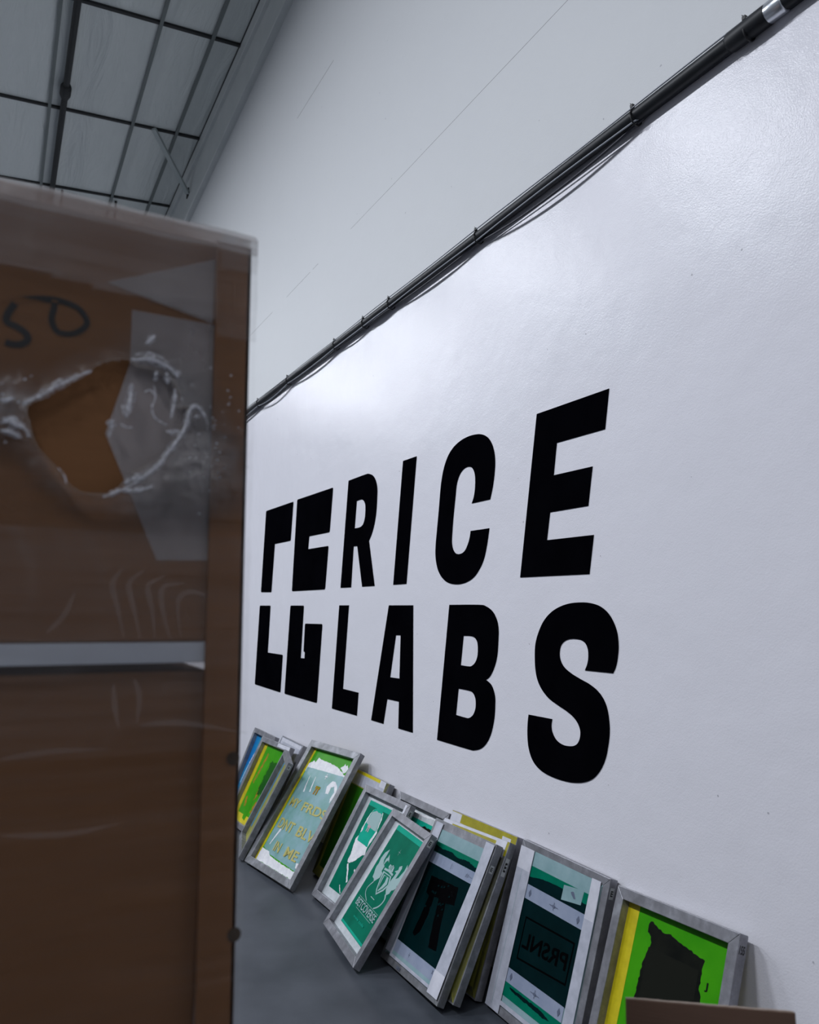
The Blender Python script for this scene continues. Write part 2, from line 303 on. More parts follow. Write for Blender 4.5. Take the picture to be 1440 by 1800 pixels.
# ---------------------------------------------------------------- measured outlines
# wall lettering outlines: (distance along the wall, height, corner kind) in metres
WALL_MARKS = {'mark_bracket':[[(6.2707,2.3154,'f'),(5.5892,2.316,'f'),(5.6263,2.016,'f'),(6.0078,2.0166,'c'),(6.055,1.6274,'f'),(6.335,1.6312,'f')]],'mark_comb':[[(5.5048,2.3206,'f'),(4.7965,2.319,'f'),(4.8387,2.017,'f'),(5.2259,2.0191,'c'),(5.241,1.9272,'c'),(4.8524,1.9254,'f'),(4.8952,1.631,'f'),(5.5619,1.6279,'f')]],'mark_boot':[[(6.3526,1.5199,'f'),(6.0637,1.5204,'f'),(6.0955,1.1436,'c'),(5.7253,1.1458,'f'),(5.7523,0.8609,'f'),(6.4144,0.8633,'f')]],'mark_hook':[[(5.5839,1.5212,'f'),(5.2952,1.5216,'f'),(5.3289,1.1459,'c'),(5.2515,1.1484,'c'),(5.2485,1.1896,'c'),(5.2748,1.1971,'c'),(5.262,1.3933,'f'),(4.9278,1.3974,'f'),(4.9912,0.8656,'f'),(5.657,0.861,'f')]],'letter_r':[[(4.5357,2.3286,'c'),(4.2842,2.331,'s'),(4.2245,2.3268,'s'),(4.1628,2.3046,'s'),(4.1213,2.2638,'s'),(4.1024,2.2151,'s'),(4.1036,2.1464,'s'),(4.1135,2.0674,'s'),(4.137,2.0011,'s'),(4.1681,1.9522,'s'),(4.2065,1.9121,'c'),(4.117,1.6385,'c'),(4.2925,1.6375,'c'),(4.3767,1.8917,'c'),(4.4333,1.8936,'c'),(4.4596,1.6366,'c'),(4.6281,1.6368,'c')],[(4.3996,2.1786,'c'),(4.3293,2.1804,'s'),(4.2906,2.1657,'s'),(4.2684,2.1365,'s'),(4.2665,2.095,'s'),(4.2744,2.0547,'s'),(4.2979,2.0216,'s'),(4.3424,2.0078,'s'),(4.423,2.0071,'c')]],'letter_i':[[(3.7735,2.3325,'c'),(3.6145,2.3324,'c'),(3.7153,1.6415,'c'),(3.8737,1.6398,'c')]],'letter_l':[[(4.6421,1.5243,'c'),(4.4868,1.5245,'c'),(4.5523,1.0017,'c'),(4.3155,1.0014,'c'),(4.3328,0.8637,'c'),(4.7246,0.8607,'c')]],'letter_a':[[(3.9242,1.5252,'c'),(3.6355,1.5256,'c'),(3.6246,0.8651,'c'),(3.7876,0.8639,'c'),(3.7846,1.0062,'c'),(3.9272,1.005,'c'),(3.9704,0.8644,'c'),(4.131,0.8637,'c')],[(3.8317,1.3613,'c'),(3.7745,1.3624,'c'),(3.7821,1.1292,'c'),(3.8956,1.1269,'c')]],'letter_c':[[(2.9049,2.0092,'c'),(2.8818,2.0695,'s'),(2.8678,2.1331,'s'),(2.8643,2.1796,'s'),(2.8707,2.2231,'s'),(2.8886,2.2643,'s'),(2.9184,2.2986,'s'),(2.9607,2.3228,'s'),(3.0127,2.336,'s'),(3.0842,2.3406,'s'),(3.1581,2.3337,'s'),(3.2247,2.3138,'s'),(3.2782,2.2792,'s'),(3.3176,2.2283,'s'),(3.3422,2.1691,'s'),(3.3566,2.1029,'s'),(3.3678,2.0258,'s'),(3.3848,1.923,'s'),(3.399,1.8356,'s'),(3.4013,1.7838,'s'),(3.3924,1.742,'s'),(3.3714,1.6999,'s'),(3.3357,1.6656,'s'),(3.286,1.6405,'s'),(3.2282,1.6292,'s'),(3.1627,1.6277,'s'),(3.0992,1.6368,'s'),(3.0377,1.6588,'s'),(2.9862,1.6993,'s'),(2.9526,1.7444,'s'),(2.9317,1.7991,'s'),(2.9193,1.8447,'s'),(2.9118,1.8767,'c'),(3.069,1.8773,'c'),(3.0769,1.8474,'s'),(3.0955,1.8125,'s'),(3.1225,1.7851,'s'),(3.1591,1.7736,'s'),(3.2011,1.7774,'s'),(3.2278,1.799,'s'),(3.2406,1.8348,'s'),(3.2372,1.8848,'s'),(3.2264,1.9645,'s'),(3.2081,2.0634,'s'),(3.199,2.1129,'s'),(3.1803,2.1507,'s'),(3.1524,2.1768,'s'),(3.1155,2.1901,'s'),(3.0791,2.1888,'s'),(3.0522,2.1762,'s'),(3.0344,2.1489,'s'),(3.029,2.114,'s'),(3.0325,2.0707,'s'),(3.0429,2.0355,'s'),(3.0597,2.0084,'c')]],'letter_e':[[(2.5526,2.3324,'c'),(2.1143,2.3328,'c'),(2.1406,2.1828,'c'),(2.4233,2.1835,'c'),(2.4457,2.0529,'c'),(2.2128,2.0526,'c'),(2.241,1.9043,'c'),(2.4715,1.9037,'c'),(2.4937,1.7912,'c'),(2.2131,1.7907,'c'),(2.2409,1.6444,'c'),(2.6772,1.645,'c')]],'letter_b':[[(3.2608,1.5284,'c'),(3.0017,1.529,'s'),(2.9391,1.5218,'s'),(2.8859,1.4987,'s'),(2.8526,1.4613,'s'),(2.8403,1.42,'s'),(2.842,1.3786,'s'),(2.8481,1.3205,'s'),(2.8607,1.2785,'s'),(2.883,1.2398,'s'),(2.9092,1.2108,'s'),(2.9395,1.1937,'c'),(2.9018,1.1783,'s'),(2.8796,1.1535,'s'),(2.8679,1.122,'s'),(2.868,1.0893,'s'),(2.8726,1.044,'s'),(2.8837,1.0019,'s'),(2.906,0.954,'s'),(2.9398,0.9142,'s'),(2.9817,0.887,'s'),(3.0324,0.8718,'s'),(3.0843,0.8677,'s'),(3.3714,0.867,'c')],[(3.1298,1.3828,'c'),(3.07,1.3837,'s'),(3.0335,1.3776,'s'),(3.0111,1.359,'s'),(3.0055,1.3292,'s'),(3.0094,1.2946,'s'),(3.0252,1.2679,'s'),(3.0493,1.2512,'s'),(3.0777,1.2436,'s'),(3.1543,1.244,'c')],[(3.1731,1.1333,'c'),(3.0854,1.1325,'s'),(3.0489,1.1266,'s'),(3.0273,1.1053,'s'),(3.0225,1.0761,'s'),(3.0288,1.05,'s'),(3.0486,1.0243,'s'),(3.0808,1.0087,'s'),(3.1136,1.0063,'s'),(3.1953,1.0083,'c')]],'letter_s':[[(2.1247,1.2858,'c'),(2.1083,1.3138,'s'),(2.0985,1.3504,'s'),(2.0945,1.3866,'s'),(2.099,1.4265,'s'),(2.1152,1.4645,'s'),(2.1435,1.4987,'s'),(2.1848,1.5233,'s'),(2.2339,1.535,'s'),(2.2849,1.5385,'s'),(2.351,1.5351,'s'),(2.4129,1.5227,'s'),(2.47,1.4999,'s'),(2.518,1.4651,'s'),(2.5522,1.4206,'s'),(2.574,1.3737,'s'),(2.58,1.3273,'s'),(2.577,1.2678,'s'),(2.5626,1.2233,'s'),(2.5335,1.1876,'s'),(2.4904,1.1584,'s'),(2.4343,1.1382,'s'),(2.3801,1.1208,'s'),(2.3375,1.1006,'s'),(2.3122,1.0746,'s'),(2.3058,1.0485,'s'),(2.3154,1.02,'s'),(2.3365,1.0022,'s'),(2.3695,0.9937,'s'),(2.4098,0.9929,'s'),(2.4473,1.0043,'s'),(2.4714,1.029,'s'),(2.478,1.0543,'s'),(2.4725,1.0813,'c'),(2.6254,1.08,'c'),(2.632,1.0426,'s'),(2.6341,0.9967,'s'),(2.627,0.9478,'s'),(2.6047,0.9064,'s'),(2.5677,0.8795,'s'),(2.5169,0.8647,'s'),(2.4466,0.8586,'s'),(2.379,0.8603,'s'),(2.3267,0.8672,'s'),(2.2821,0.8792,'s'),(2.2384,0.9006,'s'),(2.2013,0.9355,'s'),(2.1734,0.9801,'s'),(2.1573,1.0302,'s'),(2.1489,1.0789,'s'),(2.1515,1.1262,'s'),(2.1621,1.1649,'s'),(2.182,1.1949,'s'),(2.2115,1.2184,'s'),(2.2542,1.2371,'s'),(2.3047,1.2516,'s'),(2.3568,1.2688,'s'),(2.3969,1.2896,'s'),(2.417,1.3145,'s'),(2.4221,1.3406,'s'),(2.4146,1.3674,'s'),(2.3949,1.3859,'s'),(2.3675,1.3958,'s'),(2.334,1.3993,'s'),(2.2948,1.3965,'s'),(2.2694,1.3849,'s'),(2.256,1.3623,'s'),(2.2549,1.333,'s'),(2.2619,1.3074,'s'),(2.2751,1.2847,'c')]]}
GRIFFIN = {'wing_l':[(0.154,0.446),(0.125,0.421),(0.116,0.39),(0.125,0.367),(0.12,0.35),(0.125,0.336),(0.137,0.319),(0.143,0.303),(0.166,0.301),(0.181,0.291),(0.198,0.307),(0.215,0.322),(0.215,0.345),(0.197,0.349),(0.197,0.375),(0.184,0.376),(0.186,0.392),(0.199,0.404),(0.219,0.398),(0.194,0.418),(0.179,0.429),(0.181,0.414),(0.171,0.403),(0.177,0.374),(0.157,0.393),(0.157,0.419)],'wing_r':[(0.396,0.445),(0.419,0.428),(0.424,0.4),(0.423,0.376),(0.436,0.38),(0.426,0.358),(0.406,0.346),(0.422,0.345),(0.401,0.325),(0.386,0.318),(0.384,0.303),(0.368,0.29),(0.353,0.292),(0.334,0.306),(0.329,0.327),(0.332,0.35),(0.338,0.371),(0.34,0.387),(0.318,0.387),(0.342,0.402),(0.335,0.415),(0.356,0.427),(0.367,0.416),(0.366,0.396),(0.362,0.365),(0.383,0.377),(0.399,0.416)],'tail_l':[(0.181,0.291),(0.165,0.27),(0.156,0.249),(0.171,0.229),(0.222,0.21)],'tail_r':[(0.356,0.29),(0.374,0.272),(0.369,0.247),(0.35,0.226),(0.321,0.209)],'shield':[(0.215,0.356),(0.316,0.361),(0.341,0.328),(0.319,0.292),(0.272,0.257),(0.248,0.276),(0.228,0.315)],'shield_in':[(0.232,0.352),(0.305,0.356),(0.328,0.326),(0.307,0.295),(0.271,0.266),(0.254,0.283),(0.238,0.318)],'banner':[(0.219,0.362),(0.317,0.367)],'crown':[(0.259,0.373),(0.24,0.386),(0.244,0.398),(0.268,0.398),(0.277,0.404),(0.297,0.398),(0.306,0.378)],'cross':[(0.264,0.463)]}
STACK = {'corner':[(-0.2897,2.0296),(-0.242,2.018),(-0.2603,1.4568),(-0.2614,1.4326),(-0.3312,0.9635),(-0.2865,2.0464)],'haze':[(0.0243,1.9227),(-0.0142,1.9224),(-0.0544,1.9175),(-0.1102,1.9139),(-0.1466,1.9118),(-0.1842,1.909),(-0.2193,1.9019),(-0.2457,1.8962)],'tape':[(-0.1341,1.8989),(-0.244,1.8984),(-0.2585,1.5678),(-0.183,1.5648),(-0.1104,1.7268),(-0.1271,1.7917),(-0.1353,1.8241)],'hole':[(-0.0103,1.7475),(-0.0158,1.7373),(-0.0193,1.7213),(-0.0293,1.6979),(-0.0438,1.6803),(-0.0593,1.6682),(-0.0686,1.658),(-0.0842,1.6483),(-0.0999,1.6418),(-0.1179,1.6433),(-0.1331,1.6524),(-0.1536,1.6684),(-0.1691,1.6843),(-0.1836,1.7003),(-0.1924,1.7189),(-0.2013,1.7407),(-0.2074,1.7624),(-0.2018,1.7887),(-0.1965,1.8091),(-0.1846,1.8193),(-0.1701,1.826),(-0.1506,1.8273),(-0.1315,1.8256),(-0.1131,1.8196),(-0.0952,1.8094),(-0.0827,1.8002),(-0.0654,1.7904),(-0.0439,1.7731),(-0.0253,1.7579)],'nine':[(0.0196,1.8724),(0.0071,1.8806),(-0.0094,1.8882),(-0.0337,1.8933),(-0.0514,1.8926),(-0.0684,1.8874),(-0.0788,1.8748),(-0.0776,1.8644),(-0.0666,1.8542),(-0.0541,1.8507),(-0.0438,1.8537),(-0.0379,1.8669),(-0.0395,1.8815),(-0.04,1.8932)],'five':[(0.0046,1.8797),(0.0113,1.8657),(0.012,1.8544),(0.0002,1.8497),(-0.0099,1.8432),(-0.0124,1.8352),(-0.0061,1.8285),(0.0046,1.8266),(0.0118,1.828)],'spark':[(-0.1496,1.8465),(-0.1572,1.8598),(-0.1654,1.8734)],'rivet':[(-0.2984,1.3053),(-0.309,1.0833)],'crumple':[(-0.1349,1.7645),(-0.1664,1.7896),(-0.1902,1.7631),(-0.1484,1.6651),(-0.2221,1.7583),(-0.0041,1.7168),(-0.2315,1.6813)]}
POSE = {'A':[4.6494,0.5687,0.1282,0.5834,0.0113],'B':[3.5963,0.4921,-0.1432,0.6133,0.0181],'C':[3.9746,0.4064,0.0224,0.5292,-0.0],'D':[3.1687,0.3981,-0.0388,0.4793,0.0339],'E':[2.6293,0.2146,-0.0092,0.3017,-0.0057],'F2':[2.067,0.2514,-0.0547,0.3649,0.055],'J':[3.6982,0.3077,-0.0097,0.4702,0.0066],'K1':[3.161,0.2449,-0.0056,0.3555,0.0151],'K2':[3.1371,0.3604,-0.0149,0.4802,0.0476],'G':[4.3111,0.2715,-0.023,0.4034,-0.0],'blue':[5.9733,0.348,-0.0028,0.3768,-0.0004],'grn2':[5.5874,0.4399,0.0856,0.4429,-0.0094],'side':[5.1749,0.45,-0.2962,0.4766,0.019],'white':[5.5871,0.2874,-0.0558,0.4322,0.0156]}
STACK['hole_clear']=[(-0.0172,1.74),(-0.0185,1.7491),(-0.0287,1.7583),(-0.0446,1.773),(-0.0638,1.7895),(-0.0837,1.803),(-0.0957,1.8131),(-0.1144,1.8221),(-0.1339,1.8246),(-0.1387,1.8177),(-0.1701,1.8155),(-0.1902,1.8017),(-0.1979,1.7857),(-0.1953,1.7684),(-0.2091,1.7702),(-0.2077,1.7506),(-0.1972,1.7301),(-0.1868,1.7098),(-0.1762,1.6968),(-0.159,1.6857),(-0.1422,1.6725),(-0.1322,1.6601),(-0.1242,1.6503),(-0.1119,1.6448),(-0.0891,1.6441),(-0.0766,1.6486),(-0.0659,1.6588),(-0.0528,1.6753),(-0.0402,1.6874),(-0.0274,1.7036)]
FOLDS=[[(-0.14,1.5521),(-0.1273,1.5322),(-0.135,1.5035),(-0.1448,1.4651)],[(-0.1651,1.5496),(-0.1472,1.5328),(-0.1552,1.5005),(-0.1652,1.4601)],[(-0.1909,1.5438),(-0.1708,1.5301),(-0.1771,1.5007),(-0.1823,1.4616)],[(-0.2175,1.5346),(-0.1885,1.5288),(-0.1918,1.4943),(-0.2033,1.4581)],[(-0.245,1.5183),(-0.2246,1.5246),(-0.2088,1.511),(-0.2142,1.4679)],[(-0.1359,1.4083),(-0.139,1.3801),(-0.1449,1.3549)],[(-0.1599,1.4139),(-0.1673,1.3914),(-0.1659,1.36)],[(-0.0172,1.3276),(-0.071,1.3324),(-0.1344,1.3309)],[(-0.1692,1.3566),(-0.2196,1.357),(-0.3077,1.3387)],[(-0.0231,1.2427),(-0.0911,1.2361),(-0.1514,1.2411)],[(-0.0565,1.4718),(-0.075,1.4934),(-0.0848,1.5217)]]
RIDGES=[([(-0.0099,1.7468),(-0.0286,1.7594),(-0.0446,1.773),(-0.064,1.7873),(-0.0879,1.8025)],0.0024),([(0.0122,1.7493),(0.0048,1.7514),(-0.0027,1.7546)],0.0022),([(0.0102,1.7211),(0.0029,1.7242),(-0.0069,1.721),(-0.0167,1.7178),(-0.0222,1.7075)],0.0028),([(0.0096,1.7125),(-0.0018,1.7117),(-0.0137,1.7054)],0.0022),([(0.0088,1.7278),(0.0012,1.7266),(-0.0082,1.73)],0.0018),([(-0.1339,1.8241),(-0.1514,1.8282),(-0.1649,1.828),(-0.1835,1.8213),(-0.1956,1.8098)],0.0026),([(-0.1379,1.832),(-0.1576,1.8377),(-0.176,1.8335)],0.0015),([(-0.1678,1.8152),(-0.166,1.8076),(-0.1674,1.8018)],0.002),([(-0.1804,1.8147),(-0.1807,1.8075),(-0.1823,1.7993)],0.0022),([(-0.1928,1.8191),(-0.1955,1.811)],0.002),([(-0.1367,1.7924),(-0.1365,1.777),(-0.1342,1.7602),(-0.1327,1.7471)],0.0026),([(-0.1256,1.738),(-0.1323,1.7342),(-0.141,1.7352)],0.0012),([(-0.1264,1.7638),(-0.1293,1.7501)],0.0012),([(-0.1643,1.7954),(-0.1674,1.779),(-0.1637,1.7641),(-0.1689,1.7505),(-0.1851,1.743)],0.0014),([(-0.1917,1.7946),(-0.1924,1.7801),(-0.1898,1.7628),(-0.1892,1.7531)],0.0018),([(-0.1538,1.7842),(-0.1603,1.7876),(-0.1673,1.7814)],0.0014),([(-0.1264,1.6482),(-0.1388,1.6561),(-0.1555,1.6691),(-0.1765,1.6898),(-0.1891,1.71),(-0.2018,1.7306),(-0.209,1.7484),(-0.2127,1.7683),(-0.2243,1.7723),(-0.2357,1.7566),(-0.2376,1.7421)],0.0022),([(-0.1343,1.6603),(-0.1468,1.6683),(-0.1598,1.6706)],0.0028),([(-0.1327,1.651),(-0.152,1.6526),(-0.1713,1.6612)],0.0022),([(-0.1832,1.7356),(-0.1901,1.734),(-0.1991,1.7375)],0.0018),([(-0.2212,1.7621),(-0.2239,1.7563)],0.0022),([(-0.11,1.6412),(-0.1223,1.6467),(-0.1304,1.6531)],0.0018),([(-0.0569,1.6735),(-0.0646,1.6631),(-0.0672,1.6545)],0.0016),([(-0.1087,1.7359),(-0.1149,1.739),(-0.1154,1.7298),(-0.1128,1.7202)],0.0018),([(-0.1504,1.8474),(-0.1567,1.8558),(-0.1631,1.863)],0.0022),([(-0.256,1.6788),(-0.2574,1.6801),(-0.2586,1.6792)],0.0012227440270173363),([(-0.2436,1.7477),(-0.245,1.7491),(-0.2462,1.7487)],0.001386228357467522),([(-0.2513,1.7024),(-0.2527,1.7038),(-0.254,1.7019)],0.0011291844552657137),([(-0.2647,1.784),(-0.2661,1.7854),(-0.2674,1.7841)],0.0009054314968164668),([(-0.2131,1.8018),(-0.2145,1.8032),(-0.2157,1.8021)],0.0013188762993410433),([(-0.2458,1.7507),(-0.2472,1.7521),(-0.2484,1.7506)],0.0012137697080519224),([(-0.2494,1.725),(-0.2508,1.7264),(-0.252,1.7248)],0.0011309243620658267),([(-0.2363,1.8292),(-0.2377,1.8307),(-0.2389,1.8293)],0.0014447690673087123),([(-0.2166,1.6819),(-0.2179,1.6833),(-0.2191,1.6822)],0.0014549107051931647),([(-0.259,1.7519),(-0.2604,1.7534),(-0.2617,1.7528)],0.0009518908588631962),([(-0.2785,1.7505),(-0.2799,1.7519),(-0.2812,1.7506)],0.0010107183388978539),([(-0.2252,1.7354),(-0.2265,1.7368),(-0.2278,1.7359)],0.0012095518751837546),([(-0.2003,1.7807),(-0.2017,1.7821),(-0.2029,1.7807)],0.0014502619208400119),([(-0.2425,1.7599),(-0.2438,1.7613),(-0.2451,1.7596)],0.001475243063116343),([(-0.2782,1.7743),(-0.2796,1.7757),(-0.2809,1.7743)],0.0009477874885729188),([(-0.2658,1.7919),(-0.2672,1.7934),(-0.2684,1.7926)],0.0008444224040016606),([(-0.2937,1.6964),(-0.2952,1.6978),(-0.2965,1.6968)],0.0009055357621169667),([(-0.2422,1.6593),(-0.2435,1.6606),(-0.2448,1.659)],0.0008309330427906803),([(-0.2446,1.7449),(-0.246,1.7463),(-0.2472,1.7449)],0.0010316679022133054),([(-0.2479,1.7186),(-0.2493,1.72),(-0.2505,1.7187)],0.0008219644335227225),([(-0.2617,1.6923),(-0.2631,1.6937),(-0.2644,1.6924)],0.0009093392937094953),([(-0.2302,1.6277),(-0.2316,1.6289),(-0.2328,1.6272)],0.0010644524675885278),([(-0.2211,1.7191),(-0.2224,1.7205),(-0.2237,1.7192)],0.0012169551668813794),([(-0.2162,1.7556),(-0.2176,1.757),(-0.2188,1.7553)],0.001154918771161962),([(-0.2149,1.7015),(-0.2162,1.7028),(-0.2174,1.7021)],0.0010107608028219045),([(-0.2828,1.7481),(-0.2843,1.7495),(-0.2855,1.7483)],0.0008080202404549534),([(-0.2229,1.7023),(-0.2242,1.7036),(-0.2254,1.7033)],0.0012310585589143798),([(-0.2442,1.7477),(-0.2456,1.7491),(-0.2468,1.7478)],0.0011263753007876955),([(-0.2387,1.7742),(-0.2401,1.7756),(-0.2414,1.7742)],0.0013166240024764242),([(-0.2604,1.7351),(-0.2618,1.7365),(-0.263,1.7351)],0.00147431390627038),([(-0.253,1.6852),(-0.2544,1.6866),(-0.2557,1.6853)],0.0010240177700236047),([(-0.2375,1.7045),(-0.2388,1.7059),(-0.2401,1.705)],0.0012169350541002756),([(-0.2449,1.6927),(-0.2463,1.6941),(-0.2476,1.6926)],0.0008188448435065311),([(-0.2112,1.7634),(-0.2125,1.7647),(-0.2137,1.764)],0.0009557764899552337),([(-0.2561,1.7697),(-0.2575,1.7711),(-0.2587,1.7705)],0.0011046640243729748),([(-0.2462,1.7563),(-0.2476,1.7577),(-0.2488,1.7569)],0.0010336275553140728),([(-0.2634,1.7817),(-0.2648,1.7831),(-0.2661,1.7815)],0.0009184989627895045),([(-0.234,1.6772),(-0.2353,1.6786),(-0.2366,1.6769)],0.001115771528999656),([(-0.2541,1.7133),(-0.2555,1.7147),(-0.2567,1.7135)],0.0009335626640960472),([(-0.2652,1.823),(-0.2666,1.8245),(-0.2678,1.8239)],0.0009950144994115588),([(-0.2617,1.8011),(-0.2631,1.8025),(-0.2644,1.8009)],0.001041697963421319),([(0.0042,1.6979),(0.0028,1.6991),(0.0017,1.699)],0.0008032791301149116),([(-0.0072,1.7506),(-0.0087,1.7519),(-0.0098,1.7519)],0.0006032632562082019),([(-0.0181,1.7836),(-0.0196,1.785),(-0.0208,1.7849)],0.0007554635153906248),([(-0.0115,1.7782),(-0.013,1.7796),(-0.0142,1.7795)],0.001274356254952619),([(-0.0065,1.7489),(-0.0079,1.7502),(-0.0091,1.7501)],0.0011671343153057527),([(0.0111,1.756),(0.0097,1.7573),(0.0086,1.7572)],0.001227597015488834),([(-0.0212,1.7145),(-0.0226,1.7158),(-0.0238,1.7157)],0.0007673323442341928),([(0.0129,1.7693),(0.0115,1.7706),(0.0104,1.7705)],0.0006795111152451251),([(0.0078,1.7477),(0.0064,1.749),(0.0053,1.749)],0.0007381335704442465),([(-0.0088,1.7106),(-0.0102,1.7118),(-0.0114,1.7118)],0.0012452365578915423)]

# ================================================================ the setting
WY = -1.97                                                        # face of the wall with the lettering
def ceil_z(y): return 7.368 - 0.0783 * (y + 1.85)
def struct(o, label=None):
    o['kind'] = 'structure'
    if label: o['label'] = label
    return o
struct(box('floor', -9, 26, WY - .2, 14.2, -.1, 0, M['floor']), 'dark grey sealed concrete floor')
struct(box('wall_right', -9, 26, WY - .2, WY, 0, 8, M['wall']), 'long white painted wall, dull above the pipe and glossy below')
struct(box('wall_left', -9, 26, 14, 14.2, 0, 7.5, M['plain_wall']), 'far side wall out of view')
struct(box('wall_back', -9.2, -9, WY - .2, 14.2, 0, 8, M['plain_wall']), 'end wall behind the camera')
struct(box('wall_front', 26, 26.2, WY - .2, 14.2, 0, 8, M['plain_wall']), 'distant end wall')
bm = bmesh.new(); hexa(bm, [(-9, WY - .1, ceil_z(WY - .1)), (26, WY - .1, ceil_z(WY - .1)), (26, 14.1, ceil_z(14.1)), (-9, 14.1, ceil_z(14.1)),
                            (-9, WY - .1, ceil_z(WY - .1) + .12), (26, WY - .1, ceil_z(WY - .1) + .12), (26, 14.1, ceil_z(14.1) + .12), (-9, 14.1, ceil_z(14.1) + .12)])
struct(bm_obj('ceiling', bm, M['ceiling']), 'sloping ceiling faced in wrinkled white insulation film')
# edge beam running along the top of the wall
def beam_bottom(x): return 6.874 - .041 * (x - 5.99)
bm = bmesh.new()
xa, xb = -2, 20
hexa(bm, [(xa, WY - .02, beam_bottom(xa)), (xb, WY - .02, beam_bottom(xb)), (xb, WY + .07, beam_bottom(xb)), (xa, WY + .07, beam_bottom(xa)),
          (xa, WY - .02, ceil_z(WY) + .02), (xb, WY - .02, ceil_z(WY) + .02), (xb, WY + .07, ceil_z(WY) + .02), (xa, WY + .07, ceil_z(WY) + .02)])
hexa(bm, [(xa, WY, ceil_z(WY) - .17), (xb, WY, ceil_z(WY) - .17), (xb, WY + .11, ceil_z(WY) - .17), (xa, WY + .11, ceil_z(WY) - .17),
          (xa, WY, ceil_z(WY) + .01), (xb, WY, ceil_z(WY) + .01), (xb, WY + .11, ceil_z(WY) + .01), (xa, WY + .11, ceil_z(WY) + .01)])
tr = struct(bm_obj('trim_1', bm, M['beam'], bevel=.006), 'painted edge beam between wall and ceiling')
for x, z in ((10.0, 7.02), (11.0, 7.02)):
    link('bolt_plate', (lambda b: (add_box(b, x - .05, x + .05, WY + .06, WY + .085, z - .05, z + .05), b)[1])(bmesh.new()) and bpy.data.meshes.new('bolt_plate'), M['dark_steel'], tr) if False else None
    b = bmesh.new(); add_box(b, x - .05, x + .05, WY + .065, WY + .083, z - .06, z + .06); bm_obj('bolt_plate', b, M['dark_steel'], tr, .004)

# purlin strips, black to paint shadow slits across the ceiling, and straps along it
def ceiling_bar(name, pts, half, m, depth, label, cat, group=None):
    # pts: two (x, y) ends
    (x0, y0), (x1, y1) = pts; d = Vector((x1 - x0, y1 - y0)).normalized(); q = Vector((-d.y, d.x)) * half
    P = [(x0 + q.x, y0 + q.y), (x1 + q.x, y1 + q.y), (x1 - q.x, y1 - q.y), (x0 - q.x, y0 - q.y)]
    b = bmesh.new(); hexa(b, [(x, y, ceil_z(y) - depth) for x, y in P] + [(x, y, ceil_z(y) + .02) for x, y in P])
    return tag(bm_obj(name, b, m), label, cat, group)
for i, (x, lab) in enumerate(((5.53, 'black purlin strip painting a ceiling shadow slit, nearest and just above the frame'), (7.385, 'black purlin strip painting a shadow slit by the near corner of the ceiling'), (9.23, 'black purlin strip painting a ceiling shadow slit at the diagonal brace'),
                              (11.11, 'black purlin strip painting a ceiling shadow slit just above the wrapped carton'), (12.97, 'black purlin strip painting a ceiling shadow slit hidden behind the carton'))):
    ceiling_bar('purlin_shadow_strip', ((x, WY + .1), (x, 5)), .019, M['dark_steel'], .025, lab, 'purlin', 'black purlin strips painting shadow slits across the insulated ceiling')
for y, lab in ((-1.575, 'thin grey strap along the ceiling nearest the lettered wall'), (-1.06, 'thin grey strap along the ceiling, middle of the three'), (-.15, 'thin grey strap along the ceiling beside the black pipe'), (.86, 'thin grey strap along the ceiling farthest from the wall')):
    ceiling_bar('ceiling_strap', ((-2, y), (18, y)), .017, M['grey_steel'], .035, lab, 'strap', 'grey straps along the ceiling')
ceiling_bar('ceiling_strap', ((-2, -1.86), (18, -1.86)), .009, M['dark_steel'], .012, 'black seam strip along the ceiling edge beside the beam', 'strap')
bm = bmesh.new(); tube(bm, [(-2, -.29, 7.17), (18, -.29, 7.17)], .034, 14)
sp = bm_obj('sprinkler_pipe', bm, M['dark_steel'], smooth=True); tag(sp, 'black pipe running along under the ceiling with one coupling', 'pipe')
bm = bmesh.new(); tube(bm, [(8.67, -.29, 7.17), (8.70, -.29, 7.17), (8.71, -.29, 7.17), (8.85, -.29, 7.17), (8.86, -.29, 7.17), (8.9, -.29, 7.17)], lambda i: (.045, .045, .058, .058, .045, .045)[i], 14)
bm_obj('pipe_coupling', bm, M['dark_steel'], sp, smooth=True)
for x, y in ((11.2, -.42), (11.25, -1.13)):
    b = bmesh.new(); tube(b, [(x, y, ceil_z(y) - .01), (x + .02, y, ceil_z(y) - .3)], .018, 8)
    tag(bm_obj('hanger_rod', b, M['dark_steel']), 'short dark rod hanging from the far purlin %s' % ('beside the black pipe' if y > -1 else 'between the grey straps'), 'rod')
bm = bmesh.new()
a, b_ = Vector((9.2, -1.3, 7.29)), Vector((9.93, WY + .09, 6.98)); d = (b_ - a).normalized(); q = d.cross(Vector((0, 0, 1))).normalized() * .028; u = d.cross(q).normalized() * .02
hexa(bm, [a - q - u, b_ - q - u, b_ + q - u, a + q - u, a - q + u, b_ - q + u, b_ + q + u, a + q + u])
tag(bm_obj('diagonal_brace', bm, M['pale_steel'], bevel=.003), 'pale diagonal brace from the ceiling purlin to the wall beam', 'brace')

